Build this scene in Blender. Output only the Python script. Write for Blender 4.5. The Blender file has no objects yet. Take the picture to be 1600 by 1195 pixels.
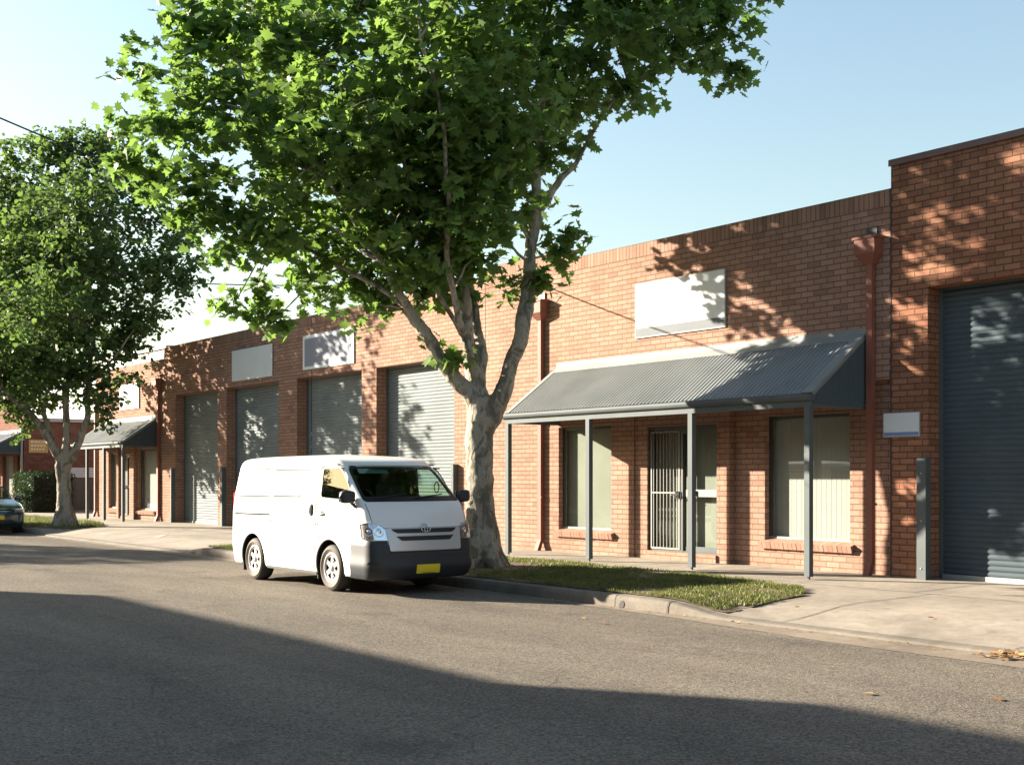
import bpy, bmesh, math, random
import numpy as np
from mathutils import Vector, Matrix, noise as mnoise

sc = bpy.context.scene
COL = sc.collection
PI = math.pi

# ---------------------------------------------------------------- camera
cam_d = bpy.data.cameras.new('camera')
cam = bpy.data.objects.new('camera', cam_d)
COL.objects.link(cam)
sc.camera = cam
cam.location = (0, 0, 1.6)
FW = Vector((-0.7921, 0.6104, 0)).normalized()
RT = Vector((0.6104, 0.7921, 0)).normalized()
cam.matrix_world = Matrix(((RT.x, 0, -FW.x, 0), (RT.y, 0, -FW.y, 0), (0, 1, 0, 1.6), (0, 0, 0, 1)))
cam_d.sensor_width = 36
cam_d.lens = 36 * 1900 / 1600
cam_d.shift_y = (745 - 597.5) / 1600
cam_d.clip_start = 0.1
cam_d.clip_end = 2000

# ---------------------------------------------------------------- world + sun
SUN_EL = math.radians(18.3)
SUNH = Vector((-0.85, -0.527, 0)).normalized()           # horizontal direction towards the sun
SUND = Vector((SUNH.x * math.cos(SUN_EL), SUNH.y * math.cos(SUN_EL), math.sin(SUN_EL)))
world = bpy.data.worlds.new('World')
sc.world = world
world.use_nodes = True
wn = world.node_tree
wn.nodes.clear()
sky = wn.nodes.new('ShaderNodeTexSky')
sky.sky_type = 'NISHITA'
sky.sun_disc = False
sky.sun_elevation = SUN_EL
sky.sun_rotation = math.atan2(SUNH.x, SUNH.y)
sky.air_density = 1.42
sky.dust_density = 1.2
sky.ozone_density = 1.5
bg = wn.nodes.new('ShaderNodeBackground')
bg.inputs['Strength'].default_value = 0.05
wo = wn.nodes.new('ShaderNodeOutputWorld')
wn.links.new(sky.outputs[0], bg.inputs[0])
wn.links.new(bg.outputs[0], wo.inputs[0])
sl = bpy.data.lights.new('sun', 'SUN')
sl.energy = 5.0
sl.angle = math.radians(0.5)
sl.color = (1.0, 0.88, 0.72)
so = bpy.data.objects.new('sun', sl)
COL.objects.link(so)
so.rotation_euler = SUND.to_track_quat('Z', 'Y').to_euler()
sc.view_settings.view_transform = 'Standard'
sc.view_settings.look = 'None'
sc.view_settings.exposure = 2.38
sc.view_settings.gamma = 1.0
sc.cycles.max_bounces = 8
sc.cycles.transparent_max_bounces = 16

# ---------------------------------------------------------------- material helpers
def newmat(name):
    m = bpy.data.materials.new(name)
    m.use_nodes = True
    nt = m.node_tree
    return m, nt, nt.nodes['Principled BSDF']

def N(nt, t, **kw):
    n = nt.nodes.new(t)
    for k, v in kw.items():
        if k.startswith('i_'):
            n.inputs[k[2:].replace('_', ' ')].default_value = v
        else:
            setattr(n, k, v)
    return n

def L(nt, a, b):
    nt.links.new(a, b)

def rgba(c):
    return (c[0], c[1], c[2], 1)

def mix(nt, fac, a, b, mode='MIX'):
    n = nt.nodes.new('ShaderNodeMix')
    n.data_type = 'RGBA'
    n.blend_type = mode
    for sock, v in ((n.inputs[0], fac), (n.inputs[6], a), (n.inputs[7], b)):
        if hasattr(v, 'node'):
            nt.links.new(v, sock)
        elif isinstance(v, (int, float)):
            sock.default_value = v
        else:
            sock.default_value = rgba(v)
    return n.outputs[2]

def ramp(nt, fac, p0, p1, c0=(0, 0, 0), c1=(1, 1, 1)):
    r = nt.nodes.new('ShaderNodeValToRGB')
    r.color_ramp.elements[0].position = p0
    r.color_ramp.elements[1].position = p1
    r.color_ramp.elements[0].color = rgba(c0)
    r.color_ramp.elements[1].color = rgba(c1)
    nt.links.new(fac, r.inputs[0])
    return r.outputs[0]

def pos(nt):
    return nt.nodes.new('ShaderNodeNewGeometry').outputs['Position']

def noise(nt, vec, scale, detail=4, rough=0.55, dist=0.0):
    n = N(nt, 'ShaderNodeTexNoise')
    n.inputs['Scale'].default_value = scale
    n.inputs['Detail'].default_value = detail
    n.inputs['Roughness'].default_value = rough
    n.inputs['Distortion'].default_value = dist
    if vec is not None:
        nt.links.new(vec, n.inputs['Vector'])
    return n.outputs[0]

def bump(nt, bsdf, h, strength, dist=0.01):
    b = nt.nodes.new('ShaderNodeBump')
    b.inputs['Strength'].default_value = strength
    b.inputs['Distance'].default_value = dist
    nt.links.new(h, b.inputs['Height'])
    nt.links.new(b.outputs[0], bsdf.inputs['Normal'])

def mapscale(nt, vec, s, rot=(0, 0, 0)):
    m = nt.nodes.new('ShaderNodeMapping')
    m.inputs['Scale'].default_value = s
    m.inputs['Rotation'].default_value = rot
    nt.links.new(vec, m.inputs[0])
    return m.outputs[0]

def plain(name, col, rough=0.6, metal=0.0, var=0.12, nscale=3.0, spec=0.5, coat=0.0, bumpk=0.0):
    m, nt, b = newmat(name)
    tc = nt.nodes.new('ShaderNodeTexCoord').outputs['Object']
    n = noise(nt, tc, nscale, 5)
    r = ramp(nt, n, 0.3, 0.7)
    dark = tuple(c * (1 - var) for c in col)
    lite = tuple(min(1, c * (1 + var)) for c in col)
    L(nt, mix(nt, r, dark, lite), b.inputs['Base Color'])
    b.inputs['Roughness'].default_value = rough
    b.inputs['Metallic'].default_value = metal
    b.inputs['Specular IOR Level'].default_value = spec
    b.inputs['Coat Weight'].default_value = coat
    b.inputs['Coat Roughness'].default_value = 0.06
    if bumpk:
        bump(nt, b, noise(nt, tc, nscale * 12, 4), bumpk, 0.004)
    return m

def brickmat(name, c1, c2, mortar, soldier=False, dirt=0.35):
    m, nt, b = newmat(name)
    uv = nt.nodes.new('ShaderNodeUVMap').outputs[0]
    p = pos(nt)
    br = nt.nodes.new('ShaderNodeTexBrick')
    br.offset = 0.0 if soldier else 0.5
    br.inputs['Scale'].default_value = 1.0
    br.inputs['Brick Width'].default_value = 0.24
    br.inputs['Row Height'].default_value = 0.086
    br.inputs['Mortar Size'].default_value = 0.0075
    br.inputs['Mortar Smooth'].default_value = 0.25
    br.inputs['Bias'].default_value = -0.1
    br.inputs['Color1'].default_value = rgba(c1)
    br.inputs['Color2'].default_value = rgba(c2)
    br.inputs['Mortar'].default_value = rgba(mortar)
    wob = nt.nodes.new('ShaderNodeVectorMath'); wob.operation = 'ADD'
    nz = N(nt, 'ShaderNodeTexNoise'); nz.inputs['Scale'].default_value = 9.0; L(nt, p, nz.inputs['Vector'])
    sc_ = nt.nodes.new('ShaderNodeVectorMath'); sc_.operation = 'SCALE'; sc_.inputs[3].default_value = 0.004
    L(nt, nz.outputs[1], sc_.inputs[0]); L(nt, uv, wob.inputs[0]); L(nt, sc_.outputs[0], wob.inputs[1])
    L(nt, wob.outputs[0], br.inputs['Vector'])
    # second brick pass at coarse random: occasional darker bricks
    br2 = nt.nodes.new('ShaderNodeTexBrick')
    br2.offset = br.offset
    for k in ('Scale', 'Brick Width', 'Row Height'):
        br2.inputs[k].default_value = br.inputs[k].default_value
    br2.inputs['Mortar Size'].default_value = 0.0
    br2.inputs['Bias'].default_value = 0.0
    br2.inputs['Color1'].default_value = (0, 0, 0, 1)
    br2.inputs['Color2'].default_value = (1, 1, 1, 1)
    L(nt, wob.outputs[0], br2.inputs['Vector'])
    dk = ramp(nt, br2.outputs[0], 0.86, 1.0)
    col = mix(nt, dk, br.outputs[0], tuple(c * 0.7 for c in c1))
    col = mix(nt, br.outputs[1], col, mortar)
    fine = noise(nt, mapscale(nt, p, (1, 1, 1)), 55, 4, 0.7)
    col = mix(nt, 0.55, col, mix(nt, ramp(nt, fine, 0.3, 0.7), (0.62, 0.6, 0.58), (1.25, 1.25, 1.25)), 'MULTIPLY')
    big = noise(nt, mapscale(nt, p, (1, 1, 0.6)), 0.7, 5, 0.6, 0.4)
    col = mix(nt, dirt, col, mix(nt, ramp(nt, big, 0.35, 0.65), (0.66, 0.64, 0.62), (1.12, 1.12, 1.12)), 'MULTIPLY')
    # weather streaks under the parapet and pale salts low down
    st = noise(nt, mapscale(nt, p, (3.0, 3.0, 0.25)), 1.6, 4, 0.6)
    sz = nt.nodes.new('ShaderNodeSeparateXYZ'); L(nt, p, sz.inputs[0])
    mr = nt.nodes.new('ShaderNodeMapRange'); mr.inputs[1].default_value = 4.9; mr.inputs[2].default_value = 5.8
    L(nt, sz.outputs[2], mr.inputs[0])
    mm = nt.nodes.new('ShaderNodeMath'); mm.operation = 'MULTIPLY'
    L(nt, mr.outputs[0], mm.inputs[0]); L(nt, ramp(nt, st, 0.42, 0.62), mm.inputs[1])
    mk = nt.nodes.new('ShaderNodeMath'); mk.operation = 'MULTIPLY'; mk.inputs[1].default_value = 0.4
    L(nt, mm.outputs[0], mk.inputs[0])
    col = mix(nt, mk.outputs[0], col, (0.07, 0.055, 0.045))
    mr2 = nt.nodes.new('ShaderNodeMapRange'); mr2.inputs[1].default_value = 0.85; mr2.inputs[2].default_value = 0.2
    L(nt, sz.outputs[2], mr2.inputs[0])
    m2 = nt.nodes.new('ShaderNodeMath'); m2.operation = 'MULTIPLY'
    L(nt, mr2.outputs[0], m2.inputs[0]); L(nt, ramp(nt, noise(nt, p, 3.2, 5), 0.45, 0.75), m2.inputs[1])
    m3 = nt.nodes.new('ShaderNodeMath'); m3.operation = 'MULTIPLY'; m3.inputs[1].default_value = 0.35
    L(nt, m2.outputs[0], m3.inputs[0])
    col = mix(nt, m3.outputs[0], col, (0.34, 0.23, 0.175))
    L(nt, col, b.inputs['Base Color'])
    b.inputs['Roughness'].default_value = 0.95
    b.inputs['Specular IOR Level'].default_value = 0.06
    inv = nt.nodes.new('ShaderNodeMath'); inv.operation = 'MULTIPLY_ADD'; inv.inputs[1].default_value = -1.0; inv.inputs[2].default_value = 1.0
    L(nt, br.outputs[1], inv.inputs[0])
    ad = nt.nodes.new('ShaderNodeMath'); ad.operation = 'MULTIPLY_ADD'; ad.inputs[1].default_value = 0.35
    L(nt, fine, ad.inputs[0]); L(nt, inv.outputs[0], ad.inputs[2])
    bump(nt, b, ad.outputs[0], 0.9, 0.009)
    return m

M = {}
M['brick'] = brickmat('brick_orange', (0.345, 0.215, 0.166), (0.29, 0.166, 0.12), (0.165, 0.108, 0.08))
M['brick_soldier'] = brickmat('brick_orange_soldier', (0.335, 0.208, 0.16), (0.285, 0.164, 0.118), (0.15, 0.10, 0.075), soldier=True)
M['brick_red'] = brickmat('brick_dark_red', (0.30, 0.15, 0.095), (0.215, 0.095, 0.06), (0.10, 0.062, 0.045))
M['brick_far'] = brickmat('brick_brown', (0.22, 0.105, 0.075), (0.17, 0.075, 0.055), (0.10, 0.065, 0.05))

def asphalt():
    m, nt, b = newmat('asphalt')
    p = pos(nt)
    v = N(nt, 'ShaderNodeTexVoronoi'); v.inputs['Scale'].default_value = 70; L(nt, p, v.inputs['Vector'])
    g = noise(nt, p, 260, 2, 0.6)
    col = mix(nt, ramp(nt, v.outputs['Color'], 0.15, 0.95), (0.084, 0.077, 0.066), (0.24, 0.212, 0.175))
    col = mix(nt, 0.5, col, mix(nt, ramp(nt, g, 0.3, 0.7), (0.6, 0.6, 0.6), (1.35, 1.35, 1.35)), 'MULTIPLY')
    big = noise(nt, mapscale(nt, p, (0.35, 1.0, 1)), 0.9, 6, 0.6, 0.5)
    col = mix(nt, 0.6, col, mix(nt, ramp(nt, big, 0.32, 0.68), (0.7, 0.7, 0.71), (1.22, 1.2, 1.16)), 'MULTIPLY')
    tr = noise(nt, mapscale(nt, p, (0.05, 1.6, 1)), 1.0, 3, 0.5)
    col = mix(nt, 0.5, col, mix(nt, ramp(nt, tr, 0.35, 0.65), (0.8, 0.8, 0.8), (1.12, 1.11, 1.1)), 'MULTIPLY')
    # fine cracks
    vc = N(nt, 'ShaderNodeTexVoronoi', feature='DISTANCE_TO_EDGE'); vc.inputs['Scale'].default_value = 0.42
    wv = nt.nodes.new('ShaderNodeVectorMath'); wv.operation = 'ADD'
    nz = N(nt, 'ShaderNodeTexNoise'); nz.inputs['Scale'].default_value = 1.3; nz.inputs['Detail'].default_value = 6; L(nt, p, nz.inputs['Vector'])
    L(nt, nz.outputs[1], wv.inputs[0]); L(nt, p, wv.inputs[1]); L(nt, wv.outputs[0], vc.inputs['Vector'])
    cr = ramp(nt, vc.outputs['Distance'], 0.0, 0.009, (1, 1, 1), (0, 0, 0))
    msk = ramp(nt, noise(nt, p, 0.35, 3), 0.47, 0.56)
    mu = nt.nodes.new('ShaderNodeMath'); mu.operation = 'MULTIPLY'; L(nt, cr, mu.inputs[0]); L(nt, msk, mu.inputs[1])
    mu2 = nt.nodes.new('ShaderNodeMath'); mu2.operation = 'MULTIPLY'; mu2.inputs[1].default_value = 0.4; L(nt, mu.outputs[0], mu2.inputs[0])
    col = mix(nt, mu2.outputs[0], col, (0.04, 0.038, 0.035))
    # scattered pale spots (gum, chips)
    vs = N(nt, 'ShaderNodeTexVoronoi'); vs.inputs['Scale'].default_value = 1.7; L(nt, p, vs.inputs['Vector'])
    sp = ramp(nt, vs.outputs['Distance'], 0.016, 0.022, (1, 1, 1), (0, 0, 0))
    s2 = nt.nodes.new('ShaderNodeMath'); s2.operation = 'MULTIPLY'; s2.inputs[1].default_value = 0.45; L(nt, sp, s2.inputs[0])
    col = mix(nt, s2.outputs[0], col, (0.42, 0.40, 0.37))
    vo = N(nt, 'ShaderNodeTexVoronoi'); vo.inputs['Scale'].default_value = 0.75; L(nt, wv.outputs[0], vo.inputs['Vector'])
    oil = ramp(nt, vo.outputs['Distance'], 0.05, 0.22, (1, 1, 1), (0, 0, 0))
    o2 = nt.nodes.new('ShaderNodeMath'); o2.operation = 'MULTIPLY'; o2.inputs[1].default_value = 0.38; L(nt, oil, o2.inputs[0])
    col = mix(nt, o2.outputs[0], col, (0.05, 0.046, 0.042))
    L(nt, col, b.inputs['Base Color'])
    b.inputs['Roughness'].default_value = 0.82
    b.inputs['Specular IOR Level'].default_value = 0.05
    a = nt.nodes.new('ShaderNodeMath'); a.operation = 'ADD'
    L(nt, v.outputs['Distance'], a.inputs[0]); L(nt, g, a.inputs[1])
    bump(nt, b, a.outputs[0], 0.55, 0.006)
    return m
M['asphalt'] = asphalt()

def concrete(name, col, k=1.0):
    m, nt, b = newmat(name)
    p = pos(nt)
    big = noise(nt, p, 0.8, 6, 0.62, 0.6)
    mid = noise(nt, p, 7, 5, 0.6)
    fin = noise(nt, p, 130, 3, 0.7)
    c = mix(nt, ramp(nt, big, 0.33, 0.68), tuple(x * 0.72 for x in col), tuple(min(1, x * 1.18) for x in col))
    c = mix(nt, 0.45, c, mix(nt, ramp(nt, mid, 0.35, 0.65), (0.72, 0.71, 0.69), (1.15, 1.15, 1.15)), 'MULTIPLY')
    c = mix(nt, 0.65, c, mix(nt, ramp(nt, fin, 0.33, 0.67), (0.62, 0.61, 0.6), (1.3, 1.3, 1.3)), 'MULTIPLY')
    st = noise(nt, p, 2.1, 4, 0.7, 1.2)
    c = mix(nt, ramp(nt, st, 0.62, 0.72), c, mix(nt, 0.5, c, (0.12, 0.10, 0.08)))
    L(nt, c, b.inputs['Base Color'])
    b.inputs['Roughness'].default_value = 0.9
    b.inputs['Specular IOR Level'].default_value = 0.25
    bump(nt, b, fin, 0.5 * k, 0.005)
    return m
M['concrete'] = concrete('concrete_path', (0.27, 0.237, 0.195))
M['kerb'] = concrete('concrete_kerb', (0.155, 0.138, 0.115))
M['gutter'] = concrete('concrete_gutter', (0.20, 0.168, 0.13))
M['soil'] = concrete('soil', (0.15, 0.115, 0.07))
M['steel'] = plain('painted_steel_bluegrey', (0.085, 0.10, 0.104), 0.65, 0, 0.10, 2.5, 0.2)
M['sheet'] = plain('roof_sheet_bluegrey', (0.20, 0.215, 0.215), 0.5, 0.0, 0.14, 1.3, 0.3)
M['shutter'] = plain('shutter_bluegrey', (0.155, 0.18, 0.182), 0.7, 0.0, 0.12, 1.1, 0.15)
M['shutter_shaded'] = plain('shutter_shaded', (0.058, 0.08, 0.092), 0.7, 0.0, 0.12, 1.1, 0.15)  # blue-grey shutter paint darkened so the colour itself holds the door's shade
M['pipe'] = plain('pipe_red_brown', (0.20, 0.07, 0.045), 0.7, 0, 0.15, 2.0)
M['cap'] = plain('cap_maroon', (0.105, 0.06, 0.06), 0.5, 0, 0.15, 2.0)
M['white'] = plain('sign_white', (0.60, 0.63, 0.64), 0.7, 0, 0.04, 1.2)
M['signgrey'] = plain('sign_grey', (0.085, 0.10, 0.115), 0.75, 0, 0.08, 2)
M['signblue'] = plain('sign_blue', (0.13, 0.21, 0.40), 0.4, 0, 0.08, 2)
M['signslate'] = plain('sign_slate', (0.18, 0.20, 0.25), 0.7, 0, 0.05, 2)
M['yellow'] = plain('sign_yellow', (0.42, 0.27, 0.08), 0.5, 0, 0.08, 5)
M['frame'] = plain('frame_darkgreen', (0.045, 0.055, 0.055), 0.4, 0, 0.1, 3)
M['alu'] = plain('frame_pale', (0.30, 0.30, 0.28), 0.6, 0.2, 0.08, 3)
M['bars'] = plain('bars_pale', (0.17, 0.17, 0.16), 0.6, 0.1, 0.08, 3)
M['blind'] = plain('blind_green', (0.25, 0.265, 0.235), 0.75, 0, 0.12, 1.3)
M['vblind'] = plain('blind_vertical', (0.42, 0.43, 0.425), 0.75, 0, 0.05, 1.5)
M['dark'] = plain('dark_inside', (0.02, 0.02, 0.02), 0.8)
M['room'] = plain('room_inside', (0.16, 0.16, 0.13), 0.8)
M['roof'] = plain('roof_metal', (0.30, 0.31, 0.32), 0.5, 0.2)
M['soffit'] = plain('soffit_board', (0.20, 0.13, 0.08), 0.7)
M['wire'] = plain('wire_black', (0.015, 0.015, 0.015), 0.6)
M['timber'] = plain('pole_timber', (0.17, 0.12, 0.085), 0.85, 0, 0.25, 6, 0.2, 0, 0.5)
M['render'] = plain('render_pale', (0.50, 0.44, 0.36), 0.85)

def barkmat():
    m, nt, b = newmat('bark_plane')
    tc = nt.nodes.new('ShaderNodeTexCoord').outputs['Object']
    w = mapscale(nt, tc, (1, 1, 0.5))
    n1 = noise(nt, w, 4.5, 5, 0.6, 0.8)
    n2 = noise(nt, w, 11, 4, 0.6, 0.3)
    f = noise(nt, mapscale(nt, tc, (1, 1, 0.25)), 40, 4, 0.7)
    c = mix(nt, ramp(nt, n1, 0.42, 0.50), (0.15, 0.135, 0.105), (0.32, 0.288, 0.232))
    c = mix(nt, ramp(nt, n2, 0.57, 0.61), c, (0.185, 0.175, 0.125))
    c = mix(nt, 0.6, c, mix(nt, ramp(nt, f, 0.3, 0.7), (0.6, 0.6, 0.6), (1.3, 1.3, 1.3)), 'MULTIPLY')
    L(nt, c, b.inputs['Base Color'])
    b.inputs['Roughness'].default_value = 0.9
    b.inputs['Specular IOR Level'].default_value = 0.2
    a = nt.nodes.new('ShaderNodeMath'); a.operation = 'MULTIPLY_ADD'; a.inputs[1].default_value = 0.5
    L(nt, f, a.inputs[0]); L(nt, ramp(nt, n1, 0.42, 0.5), a.inputs[2])
    bump(nt, b, a.outputs[0], 0.8, 0.02)
    return m
M['bark'] = barkmat()

def leafmat(name, dark, lite, trans, tw=0.4):
    m, nt, b = newmat(name)
    at = nt.nodes.new('ShaderNodeAttribute'); at.attribute_name = 'rnd'
    c = mix(nt, at.outputs['Fac'], dark, lite)
    L(nt, c, b.inputs['Base Color'])
    b.inputs['Roughness'].default_value = 0.5
    b.inputs['Specular IOR Level'].default_value = 0.25
    t = nt.nodes.new('ShaderNodeBsdfTranslucent')
    L(nt, mix(nt, at.outputs['Fac'], tuple(x * 0.7 for x in trans), trans), t.inputs[0])
    ms = nt.nodes.new('ShaderNodeMixShader'); ms.inputs[0].default_value = tw
    out = nt.nodes['Material Output']
    L(nt, b.outputs[0], ms.inputs[1]); L(nt, t.outputs[0], ms.inputs[2]); L(nt, ms.outputs[0], out.inputs[0])
    return m
M['leaf'] = leafmat('leaf_plane', (0.045, 0.098, 0.029), (0.118, 0.20, 0.06), (0.205, 0.345, 0.065), 0.45)
M['leaf_far'] = leafmat('leaf_plane_far', (0.04, 0.08, 0.034), (0.11, 0.165, 0.06), (0.17, 0.28, 0.06), 0.38)
M['hedge'] = leafmat('leaf_hedge', (0.010, 0.028, 0.008), (0.03, 0.065, 0.018), (0.04, 0.09, 0.015), 0.25)
M['grass'] = leafmat('grass_blades', (0.06, 0.08, 0.02), (0.22, 0.22, 0.075), (0.18, 0.22, 0.05), 0.3)
M['litter'] = leafmat('dry_leaves', (0.24, 0.11, 0.04), (0.50, 0.32, 0.15), (0.3, 0.14, 0.04), 0.15)

def glassmat(name, tint, refl=1.0, base=0.06):
    m = bpy.data.materials.new(name); m.use_nodes = True
    nt = m.node_tree; nt.nodes.clear()
    tr = nt.nodes.new('ShaderNodeBsdfTransparent'); tr.inputs[0].default_value = rgba(tint)
    gl = nt.nodes.new('ShaderNodeBsdfGlossy'); gl.inputs[0].default_value = (refl, refl, refl, 1); gl.inputs['Roughness'].default_value = 0.015
    lw = nt.nodes.new('ShaderNodeLayerWeight'); lw.inputs[0].default_value = 0.5
    pw = nt.nodes.new('ShaderNodeMath'); pw.operation = 'POWER'; pw.inputs[1].default_value = 4.5
    L(nt, lw.outputs['Facing'], pw.inputs[0])
    md = nt.nodes.new('ShaderNodeMath'); md.operation = 'ADD'; md.inputs[1].default_value = base + 0.04
    ms = nt.nodes.new('ShaderNodeMixShader'); o = nt.nodes.new('ShaderNodeOutputMaterial')
    L(nt, pw.outputs[0], md.inputs[0]); L(nt, md.outputs[0], ms.inputs[0])
    L(nt, tr.outputs[0], ms.inputs[1]); L(nt, gl.outputs[0], ms.inputs[2]); L(nt, ms.outputs[0], o.inputs[0])
    return m
M['glass'] = glassmat('window_glass', (0.80, 0.83, 0.78))
M['carglass'] = glassmat('car_glass', (0.60, 0.72, 0.62), 1.0, 0.03)
M['lens'] = glassmat('lamp_lens', (0.93, 0.94, 0.95), 1.0, 0.08)
M['vanpaint'] = plain('paint_white', (0.74, 0.735, 0.71), 0.3, 0, 0.015, 1.5, 0.5, 0.3)
M['silver'] = plain('grille_silver', (0.55, 0.55, 0.54), 0.3, 0.25, 0.03, 2, 0.5, 0.4)
M['bumper'] = plain('bumper_plastic', (0.018, 0.023, 0.03), 0.55, 0, 0.1, 4)
M['black'] = plain('black_plastic', (0.012, 0.012, 0.013), 0.45)
M['rubber'] = plain('tyre_rubber', (0.035, 0.032, 0.03), 0.8, 0, 0.2, 6)
M['tyre_wall'] = plain('tyre_wall_dusty', (0.13, 0.105, 0.08), 0.85, 0, 0.2, 6)
M['hubcap'] = plain('hubcap_silver', (0.62, 0.61, 0.58), 0.32, 0.35, 0.05, 5)
M['chrome'] = plain('chrome', (0.75, 0.75, 0.75), 0.12, 1.0, 0.02)
M['reflector'] = plain('lamp_reflector', (0.78, 0.78, 0.78), 0.15, 0.9, 0.05, 30)
M['plate'] = plain('plate_yellow', (0.72, 0.58, 0.03), 0.45, 0, 0.04)
M['orange'] = plain('indicator_lens', (0.66, 0.58, 0.50), 0.2)
M['seam'] = plain('panel_gap', (0.03, 0.03, 0.028), 1.0, 0, 0.1, 3, 0.0)
M['seat'] = plain('seat_cloth', (0.05, 0.05, 0.055), 0.9)
M['tealpaint'] = plain('paint_dark_teal', (0.018, 0.05, 0.065), 0.25, 0.3, 0.03, 1.5, 0.5, 1.0)
M['greyunit'] = plain('metal_cladding_grey', (0.36, 0.39, 0.40), 0.5, 0.1, 0.06, 1)

# ---------------------------------------------------------------- mesh builder
class MB:
    def __init__(s):
        s.v = []; s.f = []; s.uv = []; s.mi = []; s.sm = []
    def quad(s, pts, uv=None, mi=0, sm=False):
        n = len(s.v); s.v += [tuple(p) for p in pts]
        s.f.append(tuple(range(n, n + len(pts)))); s.uv.append(uv); s.mi.append(mi); s.sm.append(sm)
    def box(s, x0, x1, y0, y1, z0, z1, mi=0, uvo=(0, 0)):
        P = [(x0, y0, z0), (x1, y0, z0), (x1, y1, z0), (x0, y1, z0), (x0, y0, z1), (x1, y0, z1), (x1, y1, z1), (x0, y1, z1)]
        for idx, ax in (((0, 1, 5, 4), 'y'), ((2, 3, 7, 6), 'y'), ((1, 2, 6, 5), 'x'), ((3, 0, 4, 7), 'x'), ((4, 5, 6, 7), 'z'), ((3, 2, 1, 0), 'z')):
            pts = [P[i] for i in idx]
            uv = [(p[0] + uvo[0], p[2] + uvo[1]) if ax == 'y' else ((p[1] + uvo[0], p[2] + uvo[1]) if ax == 'x' else (p[0], p[1])) for p in pts]
            s.quad(pts, uv, mi)
    def grid(s, rows, mi=0, sm=True, closed=False, uvf=None):
        nr = len(rows); nc = len(rows[0]); b = len(s.v)
        for r in rows: s.v += [tuple(p) for p in r]
        for i in range(nr - 1):
            for j in range(nc if closed else nc - 1):
                k = (j + 1) % nc
                f = (b + i * nc + j, b + i * nc + k, b + (i + 1) * nc + k, b + (i + 1) * nc + j)
                s.f.append(f); s.mi.append(mi); s.sm.append(sm)
                s.uv.append([uvf(s.v[q]) for q in f] if uvf else None)
    def fan(s, ring, mi=0, sm=False, rev=False):
        n = len(s.v); s.v += [tuple(p) for p in ring]
        idx = list(range(n, n + len(ring)))
        if rev: idx.reverse()
        s.f.append(tuple(idx)); s.uv.append(None); s.mi.append(mi); s.sm.append(sm)
    def tube(s, pts, rad, seg=8, mi=0, cap=True, wob=0.0, seed=0, sm=True):
        pts = [Vector(p) for p in pts]
        if isinstance(rad, (int, float)): rad = [rad] * len(pts)
        rows = []; up = Vector((0.13, 0.21, 1)).normalized()
        prevu = None
        for i, p in enumerate(pts):
            t = (pts[min(i + 1, len(pts) - 1)] - pts[max(i - 1, 0)]).normalized()
            if prevu is None:
                a = Vector((1, 0, 0)) if abs(t.z) > 0.8 else up
                u = (a - t * a.dot(t)).normalized()
            else:
                u = (prevu - t * prevu.dot(t)).normalized()
            prevu = u; w = t.cross(u)
            row = []
            for j in range(seg):
                an = 2 * PI * j / seg
                r = rad[i]
                q = p + (u * math.cos(an) + w * math.sin(an)) * r
                if wob:
                    k = mnoise.noise(Vector((q.x * 3 + seed, q.y * 3, q.z * 2.0))) * wob + mnoise.noise(Vector((q.x * 9 + seed, q.y * 9, q.z * 7))) * wob * 0.35
                    q = p + (q - p) * (1 + k)
                row.append(q)
            rows.append(row)
        s.grid(rows, mi, sm, True)
        if cap:
            s.fan(rows[0], mi, False, True); s.fan(rows[-1], mi)
    def lathe(s, prof, axis_o, axis='y', seg=32, mi=0, sm=True, mif=None):
        rows = []
        for (r, a) in prof:
            row = []
            for j in range(seg):
                t = 2 * PI * j / seg
                if axis == 'y': row.append((axis_o[0] + r * math.cos(t), axis_o[1] + a, axis_o[2] + r * math.sin(t)))
                elif axis == 'x': row.append((axis_o[0] + a, axis_o[1] + r * math.cos(t), axis_o[2] + r * math.sin(t)))
                else: row.append((axis_o[0] + r * math.cos(t), axis_o[1] + r * math.sin(t), axis_o[2] + a))
            rows.append(row)
        s.grid(rows, mi, sm, True)
    def build(s, name, mats, parent=None, loc=None):
        me = bpy.data.meshes.new(name)
        me.from_pydata(s.v, [], s.f)
        if not isinstance(mats, (list, tuple)): mats = [mats]
        for m in mats: me.materials.append(m)
        if any(u is not None for u in s.uv):
            uvl = me.uv_layers.new(name='UVMap')
            arr = []
            for f, u in zip(s.f, s.uv):
                if u is None: arr += [0.0, 0.0] * len(f)
                else:
                    for q in u: arr += [q[0], q[1]]
            uvl.data.foreach_set('uv', arr)
        me.polygons.foreach_set('material_index', s.mi)
        me.polygons.foreach_set('use_smooth', s.sm)
        me.update()
        o = bpy.data.objects.new(name, me); COL.objects.link(o)
        if parent is not None: o.parent = parent
        if loc is not None: o.location = loc
        return o

def fixnormals(o):
    bm = bmesh.new(); bm.from_mesh(o.data)
    bmesh.ops.remove_doubles(bm, verts=bm.verts, dist=1e-5)
    bmesh.ops.recalc_face_normals(bm, faces=bm.faces)
    bm.to_mesh(o.data); bm.free()

def bevel(o, w=0.004, seg=2):
    m = o.modifiers.new('bevel', 'BEVEL'); m.width = w; m.segments = seg; m.limit_method = 'ANGLE'; m.angle_limit = math.radians(40)
    return o

def thing(name, label, cat, loc=(0, 0, 0), rz=0, group=None):
    o = bpy.data.objects.new(name, None); COL.objects.link(o)
    o.location = loc; o.rotation_euler = (0, 0, rz)
    o.empty_display_size = 0.3
    o['label'] = label; o['category'] = cat
    if group: o['group'] = group
    return o
def tag(o, label, cat, group=None, kind=None):
    o['label'] = label; o['category'] = cat
    if group: o['group'] = group
    if kind: o['kind'] = kind
    return o
def struct(o):
    o['kind'] = 'structure'; return o

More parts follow.
